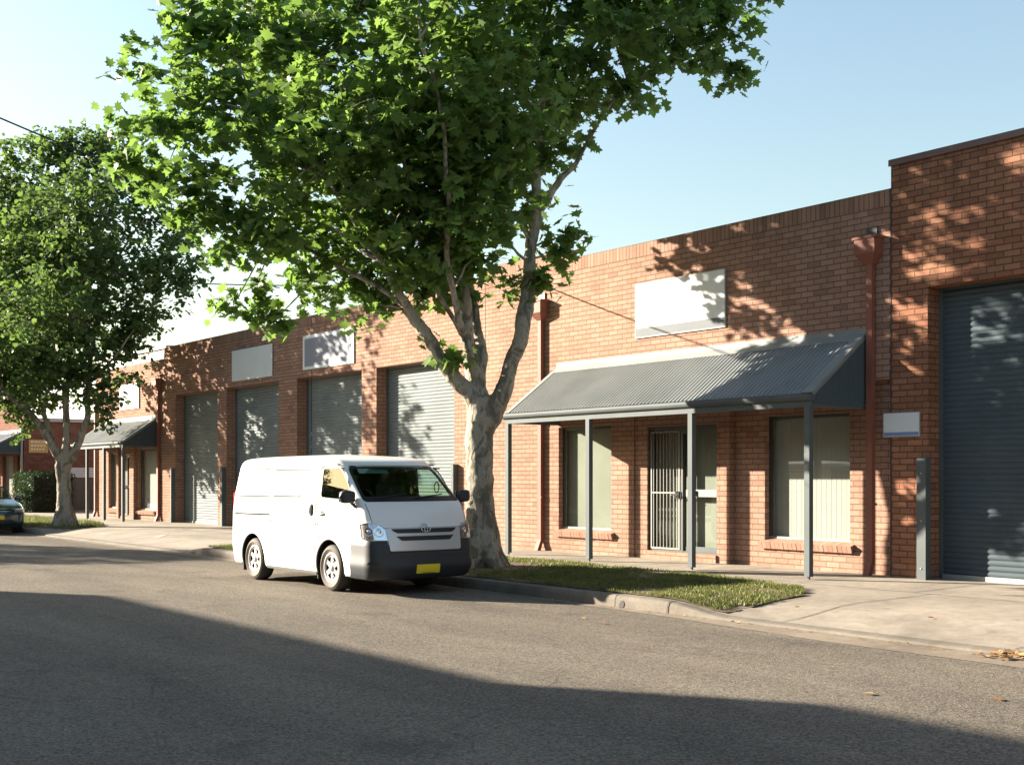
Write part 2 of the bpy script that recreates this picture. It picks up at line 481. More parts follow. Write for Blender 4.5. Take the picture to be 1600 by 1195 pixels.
# ================================================================ GROUND
def sstep(a, b, x):
    t = min(1, max(0, (x - a) / (b - a))); return t * t * (3 - 2 * t)
KY = 10.1                                   # kerb line
def cross(x):                               # 0 = full kerb, 1 = lowered vehicle crossing
    return max(sstep(-10.35, -9.2, x), min(sstep(-35.6, -34.2, x), 1 - sstep(-24.6, -23.4, x)))
def gut(x):                                 # asphalt edge line
    xs = [-80, -36, -24, -12, -9.8, -7.2, 30]; ys = [9.97, 9.9, 9.85, 10.0, 9.88, 9.6, 9.55]
    return float(np.interp(x, xs, ys))
def path_h(x, y):
    c = cross(x)
    k = sstep(KY + 0.15, KY + 1.5, y)
    lo = 0.155 * (1 - c) + 0.05 * c
    return lo * (1 - k) + (0.172 + 0.028 * sstep(11.6, 14.6, y)) * k

g = MB(); g.quad([(-400, -400, -0.35), (400, -400, -0.35), (400, 400, -0.35), (-400, 400, -0.35)])
struct(g.build('ground', M['soil']))
g = MB()
xs = [-200, -80] + list(np.arange(-60, 12.1, 1.0)) + [40, 200]
ys = [-2.3, 0, 3, 6, 8.5]
rows = [[(x, y, 0.0) for x in xs] for y in ys] + [[(x, gut(x), -0.0) for x in xs]] + [[(x, KY + 0.03, -0.004) for x in xs]]
g.grid(rows, 0, False)
struct(g.build('road', M['asphalt']))
g = MB()
xs = list(np.arange(-60, 12.01, 0.5))
g.grid([[(x, gut(x) + 0.008 * math.sin(x * 5.1) + 0.012 * math.sin(x * 1.7), 0.004) for x in xs], [(x, KY + 0.02, 0.012) for x in xs]], 0, False)
struct(g.build('gutter', M['gutter']))
# kerb
g = MB()
xs = sorted(set([-200.0, -90.0] + [round(a, 3) for a in np.arange(-60, 12.01, 0.25)] + [60.0]))
rows = []
prof_f = [(0.0, -0.02), (0.012, 0.10), (0.03, 0.142), (0.06, 0.155), (0.15, 0.155)]
prof_c = [(0.0, -0.02), (0.012, 0.025), (0.03, 0.034), (0.06, 0.04), (0.15, 0.05)]
for i in range(5):
    row = []
    for x in xs:
        c = cross(x); wob = 0.006 * math.sin(x * 2.3) + 0.004 * math.sin(x * 7.1)
        row.append((x, KY + wob + prof_f[i][0], prof_f[i][1] * (1 - c) + prof_c[i][1] * c))
    rows.append(row)
g.grid(rows, 0, False)
for xj, w in ((-11.05, 0.012), (-10.15, 0.018), (-14.2, 0.01), (-19.5, 0.01), (-22.3, 0.01), (-37.2, 0.012), (-30.2, 0.012), (-27.0, 0.012)):
    c = cross(xj)
    pr = [(a[0], a[1] * (1 - c) + b_[1] * c) for a, b_ in zip(prof_f, prof_c)]
    for a, b_ in zip(pr[:-1], pr[1:]):
        g.quad([(xj, KY + a[0] - 0.006, a[1] + 0.002), (xj + w, KY + a[0] - 0.006, a[1] + 0.002), (xj + w, KY + b_[0] - 0.003, b_[1] + 0.003), (xj, KY + b_[0] - 0.003, b_[1] + 0.003)], None, 1)
# chipped drain hole in the kerb face
g.quad([(-10.96, KY - 0.006, 0.012), (-10.885, KY - 0.006, 0.015), (-10.87, KY - 0.001, 0.06), (-10.895, KY + 0.004, 0.098), (-10.935, KY + 0.003, 0.09), (-10.965, KY - 0.002, 0.05)], None, 1)
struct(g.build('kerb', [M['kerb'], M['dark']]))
# footpath with the crossings
g = MB()
xs = sorted(set([-200.0, -90.0] + [round(a, 3) for a in np.arange(-60, 12.01, 0.3)] + [60.0]))
ysl = [KY + 0.15, 10.5, 10.8, 11.2, 11.6, 12.2, 12.8, 13.4, 14.1, 14.75, 30]
g.grid([[(x, y, path_h(x, y) if y < 20 else 0.2) for x in xs] for y in ysl], 0, True)
def joint(x0, y0, x1, y1, w=0.014):
    d = Vector((x1 - x0, y1 - y0, 0)); n = Vector((-d.y, d.x, 0)).normalized() * w / 2
    K = 8
    for i in range(K):
        a = Vector((x0, y0, 0)) + d * i / K; b_ = Vector((x0, y0, 0)) + d * (i + 1) / K
        q = [a - n, b_ - n, b_ + n, a + n]
        g.quad([(p.x, p.y, path_h(p.x, p.y) + 0.006) for p in q], None, 1)
for x in (-8.55, -5.9, -3.2, -26.8, -29.6, -32.4):
    joint(x, KY + 0.16, x + 0.02, 12.95)
for x in (-21.4, -19.6, -17.8, -16.0, -14.2, -12.4, -10.6, -8.8, -7.0, -38, -40, -42):
    joint(x, 13.02, x, 14.6)
joint(-24, 12.98, -9.9, 12.98); joint(-9.9, 12.98, -4, 12.9); joint(-35, 13.0, -24, 12.98, 0.01)
# slab apron along the building, a small step proud
g2 = MB()
for (a, b_) in ((-24.6, -10.2), (-10.2, -2.0), (-43.4, -24.6)):
    g2.box(a + 0.005, b_ - 0.005, 14.28, 14.98, 0.1, 0.212)
struct(g.build('footpath', [M['concrete'], M['dark']]))
# left chalk tick on the crossing
g = MB()
tick = [(-28.5, 11.05), (-28.9, 11.5), (-28.75, 11.95), (-28.3, 12.15)]
for (a, b_) in zip(tick[:-1], tick[1:]):
    d = (Vector(b_) - Vector(a)); n = Vector((-d.y, d.x)).normalized() * 0.05
    q = [Vector(a) - n, Vector(b_) - n, Vector(b_) + n, Vector(a) + n]
    g.quad([(p.x, p.y, path_h(p.x, p.y) + 0.008) for p in q])
struct(g.build('path_paint_mark', plain('worn_paint', (0.5, 0.46, 0.4), 0.8, 0, 0.2, 8)))
# opposite footpath and kerb
g = MB(); g.box(-120, 60, -2.45, -2.3, -0.02, 0.15)
struct(g.build('kerb', M['kerb']))
g = MB(); g.quad([(-120, -6.2, 0.19), (60, -6.2, 0.19), (60, -2.45, 0.148), (-120, -2.45, 0.148)])
struct(g.build('footpath', M['concrete']))

# ---------------------------------------------------------------- grass
def np_mesh(name, V, F_idx, loop_tot, mat, rnd=None, smooth=False, parent=None):
    me = bpy.data.meshes.new(name)
    nv = len(V); nf = len(loop_tot)
    me.vertices.add(nv); me.vertices.foreach_set('co', np.asarray(V, dtype=np.float32).ravel())
    me.loops.add(len(F_idx)); me.loops.foreach_set('vertex_index', np.asarray(F_idx, dtype=np.int32))
    me.polygons.add(nf)
    ls = np.concatenate([[0], np.cumsum(loop_tot)[:-1]]).astype(np.int32)
    me.polygons.foreach_set('loop_start', ls)
    try: me.polygons.foreach_set('loop_total', np.asarray(loop_tot, dtype=np.int32))
    except Exception: pass
    if smooth: me.polygons.foreach_set('use_smooth', np.ones(nf, dtype=bool))
    me.materials.append(mat)
    if rnd is not None:
        a = me.attributes.new('rnd', 'FLOAT', 'POINT'); a.data.foreach_set('value', np.asarray(rnd, dtype=np.float32))
    me.update(calc_edges=True)
    o = bpy.data.objects.new(name, me); COL.objects.link(o)
    if parent is not None: o.parent = parent
    return o

def in_poly(x, y, poly):
    c = False; n = len(poly); j = n - 1
    for i in range(n):
        xi, yi = poly[i]; xj, yj = poly[j]
        if (yi > y) != (yj > y) and x < (xj - xi) * (y - yi) / (yj - yi) + xi: c = not c
        j = i
    return c

def grass_patch(name, poly, n, seed, bare=None, hgt=0.034):
    rr = random.Random(seed)
    x0 = min(p[0] for p in poly); x1 = max(p[0] for p in poly); y0 = min(p[1] for p in poly); y1 = max(p[1] for p in poly)
    # ground sheet under the blades
    s = MB()
    V = []; F = []; R = []
    k = 0
    while k < n:
        x = rr.uniform(x0, x1); y = rr.uniform(y0, y1)
        jx = x + 0.10 * mnoise.noise(Vector((x * 2.2, y * 2.2, seed))) ; jy = y + 0.12 * mnoise.noise(Vector((x * 2.1, y * 1.9, seed + 7)))
        if not in_poly(jx, jy, poly): continue
        k += 1
        dn = mnoise.noise(Vector((x * 1.3, y * 1.3, 3.3 + seed)))
        if bare:
            d = math.hypot(x - bare[0], y - bare[1])
            if rr.random() < 1 - sstep(0.5, bare[2], d) + 0.1: continue
        if rr.random() < -dn * 1.9 - 0.05: continue
        z = path_h(x, y) + 0.018
        h = hgt * (0.5 + rr.random() * 0.9) * (1 + 0.5 * dn)
        a = rr.uniform(0, 2 * PI); w = rr.uniform(0.004, 0.008)
        lx = rr.gauss(0, 0.5) * h; ly = rr.gauss(0, 0.5) * h
        cx, sx = math.cos(a) * w, math.sin(a) * w
        b_ = len(V)
        V += [(x - cx, y - sx, z), (x + cx, y + sx, z), (x + cx * .6 + lx * .4, y + sx * .6 + ly * .4, z + h * .6), (x - cx * .6 + lx * .4, y - sx * .6 + ly * .4, z + h * .6), (x + lx, y + ly, z + h)]
        F += [b_, b_ + 1, b_ + 2, b_ + 3, b_ + 3, b_ + 2, b_ + 4]
        v = min(1, max(0, 0.45 + 0.5 * mnoise.noise(Vector((x * 3, y * 3, 1))) + rr.gauss(0, 0.25)))
        R += [v] * 5
    lt = np.tile([4, 3], len(V) // 5)
    o = np_mesh(name, V, F, lt, M['grass'], R)
    return o
VERGE = [(-23.6, 10.27), (-10.2, 10.27), (-9.55, 10.3), (-9.4, 10.9), (-9.35, 11.5), (-9.75, 12.2), (-11.2, 12.75), (-14, 12.95), (-18, 12.95), (-23.4, 12.95), (-24.0, 11.6)]
VERGE2 = [(-60, 10.27), (-36.0, 10.27), (-34.8, 10.9), (-34.4, 11.9), (-36, 12.5), (-40, 12.9), (-60, 12.9)]
def soil_sheet(name, poly):
    cx = sum(p[0] for p in poly) / len(poly); cy = sum(p[1] for p in poly) / len(poly)
    g = MB()
    bm = bmesh.new()
    xs = np.arange(min(p[0] for p in poly), max(p[0] for p in poly), 0.2); ys = np.arange(min(p[1] for p in poly), max(p[1] for p in poly) + 0.1, 0.15)
    for x in xs:
        for y in ys:
            if in_poly(x + 0.1 + 0.08 * math.sin(y * 9), y + 0.075 + 0.05 * math.sin(x * 5), poly):
                q = [(x, y), (x + 0.2, y), (x + 0.2, y + 0.15), (x, y + 0.15)]
                g.quad([(a, b_, path_h(a, b_) + 0.014 + 0.008 * mnoise.noise(Vector((a * 4, b_ * 4, 0)))) for a, b_ in q], None, 0, True)
    o = g.build(name, M['soil']); fixnormals(o); return o
struct(soil_sheet('verge_soil', VERGE)); struct(soil_sheet('verge_soil', [p for p in VERGE2]))
TREE1 = (-15.6, 11.35)
o = grass_patch('grass', VERGE, 95000, 3, (TREE1[0], TREE1[1], 1.9))
tag(o, 'short green grass on the verge beside the big plane tree', 'grass', None, 'stuff')
o = grass_patch('grass', VERGE2, 45000, 5, (-36, 11.3, 0.9), 0.08)
tag(o, 'sunlit grass around the foot of the far plane tree', 'grass', None, 'stuff')

# ================================================================ BUILDINGS
def wall_mesh(x0, x1, y, z0, z1, holes, thick=0.35, rev=0.31, mi=0, uvo=(0, 0), m=None):
    """front wall facing -Y with rectangular holes (hx0,hx1,hz0,hz1,reveal)"""
    m = m or MB()
    X = sorted(set([x0, x1] + [h[0] for h in holes] + [h[1] for h in holes]))
    Z = sorted(set([z0, z1] + [h[2] for h in holes] + [h[3] for h in holes]))
    for i in range(len(X) - 1):
        for j in range(len(Z) - 1):
            cx = (X[i] + X[i + 1]) / 2; cz = (Z[j] + Z[j + 1]) / 2
            if any(h[0] < cx < h[1] and h[2] < cz < h[3] for h in holes): continue
            P = [(X[i], y, Z[j]), (X[i + 1], y, Z[j]), (X[i + 1], y, Z[j + 1]), (X[i], y, Z[j + 1])]
            m.quad(P, [(p[0] + uvo[0], p[2] + uvo[1]) for p in P], mi)
    for h in holes:
        a, b_, c, d = h[:4]; r = h[4] if len(h) > 4 else rev
        y2 = y + r
        for P, ax in (([(a, y, c), (a, y2, c), (a, y2, d), (a, y, d)], 1), ([(b_, y2, c), (b_, y, c), (b_, y, d), (b_, y2, d)], 1)):
            m.quad(P, [(p[1] + 0.03, p[2] + uvo[1]) for p in P], mi)
        P = [(a, y, d), (a, y2, d), (b_, y2, d), (b_, y, d)]
        m.quad(P, [(p[0], p[1]) for p in P], mi)
        P = [(a, y2, c), (a, y, c), (b_, y, c), (b_, y2, c)]
        m.quad(P, [(p[0], p[1]) for p in P], mi)
    return m

def roller(name, x0, x1, y, z0, z1, mat, parent, pitch=0.0765):
    m = MB()
    n = int((z1 - z0) / pitch)
    rows = []
    za = z0 + 0.07
    K = 6
    zz = za
    while zz < z1:
        for k in range(K):
            t = k / K
            yy = y - 0.016 * math.sin(PI * t) ** 0.8
            rows.append([(x0, yy, zz + t * pitch), (x1, yy, zz + t * pitch)])
        zz += pitch
    m.grid(rows, 0, False)
    o = m.build(name, mat, parent)
    b_ = MB(); b_.box(x0, x1, y - 0.03, y + 0.01, z0, z0 + 0.075)
    bevel(b_.build('bottom_rail', M['alu'], o))
    for xa, xb in ((x0 - 0.001, x0 + 0.05), (x1 - 0.05, x1 + 0.001)):
        gd = MB(); gd.box(xa, xb, y - 0.04, y + 0.02, z0, z1); gd.build('guide_rail', M['steel'], o)
    return o

def soldier(m, x0, x1, y, z0, z1, mi):
    P = [(x0, y, z0), (x1, y, z0), (x1, y, z1), (x0, y, z1)]
    m.quad(P, [(p[2] - z0 + 0.005, p[0]) for p in P], mi)

W = 14.67
BASE = 0.19
# ---- main warehouse + office
main = thing('brick_warehouse', 'long orange brick warehouse with four shuttered bays and an awninged office behind the white van', 'building', (-23.6, W, BASE))
def rel(o, par):      # keep world placed children under an offset empty
    o.matrix_parent_inverse = Matrix.Translation(par.location).inverted()
    return o
def kid(mb, name, mats, par, root=None):
    o = mb.build(name, mats, par)
    if par.type == 'EMPTY':
        o.matrix_parent_inverse = Matrix.Translation(par.location).inverted()
    return o
TOP = 5.66; SOL = 0.235
XL, XR = -36.98, -10.3
doors = [(-36.05, -32.93), (-32.33, -29.1), (-28.07, -24.83), (-24.17, -21.03)]
DH = 4.12
wz = [(-17.6, -16.13), (-15.26, -13.6), (-12.71, -11.1)]
m = MB()
holes = [(a, b_, BASE - 0.1, DH, 0.31) for a, b_ in doors]
wall_mesh(XL, -19.9, W, BASE - 0.15, TOP - SOL, holes, m=m)
YP = W + 0.03; YQ = W + 0.14; OZ = 2.98
wall_mesh(-19.9, XR, W, BASE - 0.15, TOP - SOL, [(-17.6, -16.13, 0.60, 2.53, 0.16), (-15.55, XR - 0.001, BASE - 0.15, OZ, 0.14)], m=m)
wall_mesh(-15.549, -13.36, YP, BASE - 0.15, OZ, [(-15.24, -13.62, 0.34, 2.46, 0.15)], m=m)
wall_mesh(-13.36, XR - 0.003, YQ, BASE - 0.15, OZ, [(-12.71, -11.1, 0.60, 2.55, 0.16)], m=m)
m.quad([(-13.36, YP, BASE - .15), (-13.36, YQ, BASE - .15), (-13.36, YQ, OZ), (-13.36, YP, OZ)], [(YP, BASE - .15), (YQ, BASE - .15), (YQ, OZ), (YP, OZ)])
P = [(-19.9, W, TOP - SOL), (-17.34, W, TOP - SOL), (-17.34, W, 5.85 - SOL), (-19.9, W, 5.85 - SOL)]
m.quad(P, [(p[0], p[2]) for p in P])
soldier(m, XL, -19.9, W, TOP - SOL, TOP, 1); soldier(m, -19.9, -17.34, W, 5.85 - SOL, 5.85, 1); soldier(m, -17.34, XR, W, TOP - SOL, TOP, 1)
def parapet(m, x0, x1, z, zb=5.2, th=0.23, y=W):
    m.quad([(x0, y, z), (x1, y, z), (x1, y + th, z), (x0, y + th, z)], [(x0, 0), (x1, 0), (x1, th), (x0, th)])
    m.quad([(x1, y + th, zb), (x0, y + th, zb), (x0, y + th, z), (x1, y + th, z)], [(x1, zb), (x0, zb), (x0, z), (x1, z)])
    for x in (x0, x1):
        q = [(x, y, zb), (x, y + th, zb), (x, y + th, z), (x, y, z)]
        m.quad(q, [(p[1], p[2]) for p in q])
parapet(m, XL, -19.9, TOP); parapet(m, -19.9, -17.34, 5.85); parapet(m, -17.34, XR, TOP)
for x in (XL, XR):
    q = [(x, W + (0.0 if x < -20 else 0.145), 0), (x, 34, 0), (x, 34, 5.2), (x, W + (0.0 if x < -20 else 0.145), 5.2)]
    m.quad(q, [(p[1], p[2]) for p in q])
q = [(XL, 34, 0), (XR, 34, 0), (XR, 34, 5.2), (XL, 34, 5.2)]; m.quad(q, [(p[0], p[2]) for p in q])
o = kid(m, 'wall', [M['brick'], M['brick_soldier']], main)
m = MB(); m.quad([(XL, W + .2, 5.15), (XR, W + .2, 5.15), (XR, 34, 5.3), (XL, 34, 5.3)]); kid(m, 'roof', M['roof'], main)
# dividing piers stand a touch proud at the bay joints (control joints)
m = MB()
for x in (-19.92, -27.3):
    m.box(x - 0.006, x + 0.006, W - 0.004, W + 0.01, BASE, TOP if x < -20 else TOP - .0)
kid(m, 'control_joint', M['dark'], main)
for i, (a, b_) in enumerate(doors):
    o = roller('roller_door', a, b_, W + 0.31, BASE, DH - 0.0, M['shutter'], main)
    o.matrix_parent_inverse = Matrix.Translation(main.location).inverted()
    bk = MB(); bk.box(a - 0.2, b_ + 0.2, W + 0.36, W + 0.38, BASE - 0.1, DH + 0.2); bk.build('lining', M['dark'], o)

def window(par, x0, x1, y, z0, z1, blind, vertical, sillside=0.08, mul=None, offset=True):
    """frame + pane + blind + brick sill. y = wall face"""
    f = MB(); yy = y + 0.10; t = 0.05
    f.box(x0, x1, yy, yy + 0.06, z0 + 0.02, z0 + 0.02 + t, 1); f.box(x0, x1, yy, yy + 0.06, z1 - t, z1, 0)
    f.box(x0, x0 + t, yy + 0.001, yy + 0.059, z0 + 0.02 + t, z1 - t, 0); f.box(x1 - t, x1, yy + 0.001, yy + 0.059, z0 + 0.02 + t, z1 - t, 0)
    f.box(x0 + t, x0 + t + 0.02, yy + 0.03, yy + 0.05, z0 + 0.07, z1 - t, 1)
    fr = f.build('window', [M['frame'], M['alu']], par)
    if par.type == 'EMPTY': fr.matrix_parent_inverse = Matrix.Translation(par.location).inverted()
    g = MB(); g.quad([(x0 + t, yy + 0.03, z0 + 0.07), (x1 - t, yy + 0.03, z0 + 0.07), (x1 - t, yy + 0.03, z1 - t), (x0 + t, yy + 0.03, z1 - t)]); g.build('pane', M['glass'], fr)
    b_ = MB(); yb = yy + 0.10
    if vertical:
        x = x0 - 0.1; k = 0
        while x < x1 + 0.1:
            b_.quad([(x, yb + 0.0012, z0 - 0.1), (x + 0.0945, yb - 0.0012, z0 - 0.1), (x + 0.0945, yb - 0.0012, z1 + 0.1), (x, yb + 0.0012, z1 + 0.1)]); x += 0.094; k += 1
    else:
        b_.quad([(x0 - 0.1, yb, z0 - 0.1), (x1 + 0.1, yb, z0 - 0.1), (x1 + 0.1, yb, z1 + 0.1), (x0 - 0.1, yb, z1 + 0.1)])
    b_.build('blind', M[blind], fr)
    bk = MB(); bk.box(x0 - 0.15, x1 + 0.15, yb + 0.05, yb + 0.06, z0 - 0.2, z1 + 0.2); bk.build('backing', M['room'], fr)
    # sloping brick-on-edge sill
    s = MB(); n = int((x1 - x0 + 2 * sillside) / 0.082); w = (x1 - x0 + 2 * sillside) / n
    for i in range(n):
        a = x0 - sillside + i * w + 0.004; c = a + w - 0.008
        jx = 0.002 * ((i * 7) % 3)
        P = [(a, y + 0.10, z0 + 0.04), (c, y + 0.10, z0 + 0.04), (c, y - 0.085 - jx, z0 - 0.015), (a, y - 0.085 - jx, z0 - 0.015),
             (a, y + 0.10, z0 - 0.06), (c, y + 0.10, z0 - 0.06), (c, y - 0.055 - jx, z0 - 0.115), (a, y - 0.055 - jx, z0 - 0.115)]
        u0 = 0.24 * (i % 9) + 0.01; v0 = 0.086 * (i % 7) + 0.01
        uq = [(u0, v0), (u0 + 0.06, v0), (u0 + 0.06, v0 + 0.06), (u0, v0 + 0.06)]
        for idx in ((0, 3, 2, 1), (3, 7, 6, 2), (4, 5, 6, 7), (0, 4, 7, 3), (1, 2, 6, 5), (0, 1, 5, 4)):
            s.quad([P[k] for k in idx], uq)
    s.box(x0 - sillside + 0.01, x1 + sillside - 0.01, y - 0.05, y + 0.09, z0 - 0.10, z0 - 0.03, 1)
    so_ = s.build('sill', [M['brick'], M['dark']], fr)
    return fr
window(main, -17.6, -16.13, W, 0.60, 2.53, 'blind', False)
window(main, -12.71, -11.1, YQ, 0.60, 2.55, 'vblind', True)

# ---- entry: security door and glazed sidelight
def entry(par, x0, x1, y, z0, z1):
    xm = (x0 + x1) / 2 - 0.02
    f = MB(); t = 0.045; yy = y + 0.04
    for a, b_ in ((x0, x0 + t), (xm - t / 2, xm + t / 2), (x1 - t, x1)): f.box(a, b_, yy, yy + 0.09, z0, z1)
    f.box(x0 + t, xm - t / 2, yy + 0.002, yy + 0.088, z1 - 0.06, z1); f.box(xm + t / 2, x1 - t, yy + 0.002, yy + 0.088, z1 - 0.13, z1)
    f.box(x0 + t, x1 - t, yy + 0.003, yy + 0.087, z0 - 0.01, z0 + 0.02)
    d = f.build('entry_door', M['frame'], par)
    if par.type == 'EMPTY': d.matrix_parent_inverse = Matrix.Translation(par.location).inverted()
    # brick threshold
    s = MB(); s.box(x0, x1, y - 0.035, y + 0.15, BASE - 0.1, z0 - 0.012, 0, (0.11, -0.018)); s.build('threshold', M['brick'], d)
    g = MB()
    a, b_ = x0 + t, xm - t / 2
    yb = yy - 0.01
    for c0, c1 in ((a + 0.01, a + 0.035), (b_ - 0.05, b_ - 0.02)): g.box(c0, c1, yb, yb + 0.025, z0 + 0.03, z1 - 0.08)
    g.box(a + 0.035, b_ - 0.05, yb + 0.001, yb + 0.024, z0 + 0.03, z0 + 0.06); g.box(a + 0.035, b_ - 0.05, yb + 0.001, yb + 0.024, z1 - 0.11, z1 - 0.08)
    g.box(a + 0.035, b_ - 0.05, yb - 0.002, yb + 0.022, z0 + 0.98, z0 + 1.005)
    n = 8
    for i in range(n):
        x = a + 0.035 + (b_ - a - 0.085) * (i + 0.5) / n
        g.box(x - 0.0055, x + 0.0055, yb + 0.004, yb + 0.018, z0 + 0.06, z1 - 0.11)
    gr = g.build('security_grille', M['bars'], d)
    h = MB(); h.box(b_ - 0.11, b_ - 0.015, yb - 0.018, yb + 0.0, z0 + 0.9, z0 + 1.02); h.tube([(b_ - 0.06, yb - 0.02, z0 + 0.96), (b_ - 0.06, yb - 0.06, z0 + 0.96), (b_ - 0.16, yb - 0.06, z0 + 0.955)], 0.01, 8)
    h.build('handle', M['chrome'], d)
    for xa, xb, za, zb in ((a, b_, z0 + 0.02, z1 - 0.06), (xm + t / 2, x1 - t, z0 + 0.1, z0 + 0.93), (xm + t / 2, x1 - t, z0 + 1.05, z1 - 0.13)):
        p = MB(); p.quad([(xa, yy + 0.052, za), (xb, yy + 0.052, za), (xb, yy + 0.052, zb), (xa, yy + 0.052, zb)])
        p.build('pane', M['glass'], d)
    r = MB(); r.box(xm + t / 2, x1 - t, yy + 0.03, yy + 0.075, z0 + 0.93, z0 + 1.05); r.box(xm + t / 2, x1 - t, yy + 0.03, yy + 0.075, z0 + 0.02, z0 + 0.1, 1)
    r.build('mid_rail', [M['bars'], M['steel']], d)
    ha = MB()
    for xx in (xm + 0.16, xm + 0.28): ha.box(xx, xx + 0.035, yy + 0.005, yy + 0.03, z0 + 0.945, z0 + 1.03)
    ha.build('pull_handle', M['frame'], d)
    b2 = MB(); b2.box(x0 - 0.1, x1 + 0.1, yy + 0.2, yy + 0.22, z0 - 0.1, z1 + 0.1); b2.build('blind', M['blind'], d)
    return d
entry(main, -15.24, -13.62, YP, 0.34, 2.46)

# ---- awnings
def awning(par, x0, x1, yf, yw, zf, zw, posts, base, pitch=0.083, amp=0.011):
    m = MB(); n = int((x1 - x0) / pitch); seg = 12
    L_ = math.hypot(yw - yf, zw - zf); nx, nz = -(zw - zf) / L_, (yw - yf) / L_
    rows = []
    K = n * seg
    for t in (0.0, 0.5, 1.0):
        row = []
        for i in range(K + 1):
            x = x0 + (x1 - x0) * i / K
            a = amp * math.tanh(2.2 * (math.cos(2 * PI * i / seg) + 0.35))
            row.append((x, yf + (yw - yf) * t + nx * a, zf + (zw - zf) * t + nz * a))
        rows.append(row)
    m.grid(rows, 0, True)
    aw = m.build('awning', M['sheet'], par)
    if par.type == 'EMPTY': aw.matrix_parent_inverse = Matrix.Translation(par.location).inverted()
    # flashing on the wall and barge strips down the ends
    fl = MB()
    def slope(t, x, off): return (x, yf + (yw - yf) * t + nx * off, zf + (zw - zf) * t + nz * off)
    fl.quad([slope(0.86, x0 - 0.01, 0.014), slope(0.86, x1 + 0.01, 0.014), slope(1.0, x1 + 0.01, 0.014), slope(1.0, x0 - 0.01, 0.014)])
    fl.box(x0 - 0.01, x1 + 0.01, yw - 0.022, yw - 0.004, zw - 0.02, zw + 0.075)
    for xa, xb, xe in ((x0 - 0.012, x0 + 0.10, x0 - 0.012), (x1 - 0.17, x1 + 0.012, x1 + 0.012)):
        fl.quad([slope(0.0, xa, 0.016), slope(0.0, xb, 0.016), slope(0.861, xb, 0.016), slope(0.861, xa, 0.016)])
        q = [slope(0.0, xe, 0.016), slope(1.0, xe, 0.016), slope(1.0, xe, -0.05), slope(0.0, xe, -0.05)]
        fl.quad(q)
    fl.build('flashing', M['sheet'], aw)
    # gutter: quad section with rolled lip
    gm = MB(); sec = [(0.0, 0.0), (-0.06, -0.004), (-0.10, 0.03), (-0.108, 0.085), (-0.100, 0.098), (-0.092, 0.09), (-0.09, 0.03), (-0.05, 0.008), (0, 0.01)]
    zg = zf - 0.105
    gm.grid([[(x, yf + 0.03 + a, zg + b_) for (a, b_) in sec] for x in (x0 - 0.02, x1 + 0.02)], 0, True)
    for x in (x0 - 0.02, x1 + 0.02):
        gm.quad([(x, yf + 0.03, zg), (x, yf - 0.03, zg - 0.004), (x, yf - 0.07, zg + 0.03), (x, yf - 0.075, zg + 0.09), (x, yf + 0.03, zg + 0.09)])
    gm.build('gutter', M['steel'], aw)
    bm_ = MB(); zb = zf - 0.185
    bm_.box(x0, x1, yf - 0.02, yf + 0.045, zb, zb + 0.178)
    for xx in (x0 + 0.002, x1 - 0.062): bm_.box(xx, xx + 0.06, yf + 0.05, yw - 0.002, zb + 0.003, zb + 0.10)
    bevel(bm_.build('beam', M['steel'], aw), 0.004, 1)
    # rafters and soffit
    sf = MB()
    k = int((x1 - x0) / 0.9)
    for i in range(k + 1):
        x = x0 + 0.05 + (x1 - x0 - 0.15) * i / k
        P = [slope(0.02, x, -0.02), slope(0.02, x + 0.05, -0.02), slope(0.98, x + 0.05, -0.02), slope(0.98, x, -0.02)]
        Q = [slope(0.02, x, -0.10), slope(0.02, x + 0.05, -0.10), slope(0.98, x + 0.05, -0.10), slope(0.98, x, -0.10)]
        for idx in ((0, 1, 2, 3),): sf.quad([P[j] for j in idx])
        sf.quad(Q[::-1]); sf.quad([P[0], P[3], Q[3], Q[0]]); sf.quad([P[1], Q[1], Q[2], P[2]]); sf.quad([P[0], Q[0], Q[1], P[1]])
    sf.build('rafters', M['soffit'], aw)
    # end cheeks of vertical ribbed sheet
    for xe, sgn in ((x0, -1), (x1, 1)):
        c = MB(); K = int((yw - yf) / 0.05) * 4; zb2 = zb + 0.045
        ra, rb = [], []
        for i in range(K + 1):
            y = yf + 0.02 + (yw - yf - 0.02) * i / K
            a = 0.012 * (1 if (i % 4) in (0, 1) else 0)
            ra.append((xe + sgn * a, y, zb2)); rb.append((xe + sgn * a, y, zf + (zw - zf) * (y - yf) / (yw - yf) - 0.03))
        c.grid([ra, rb], 0, False); c.build('end_panel', M['shutter_shaded'], aw)
    for px in posts:
        p = MB(); w = 0.045
        p.box(px - w, px + w, yf - 0.03, yf + 0.055, base + 0.03, zb - 0.001)
        p.box(px - w + 0.03, px + w - 0.03, yf - 0.0, yf + 0.03, base - 0.05, base + 0.03)
        bevel(p.build('post', M['steel'], aw), 0.004, 1)
    return aw
awning(main, -17.62, -10.70, 13.43, W, 2.75, 3.66, [-17.55, -15.33, -12.97, -10.76], 0.20)

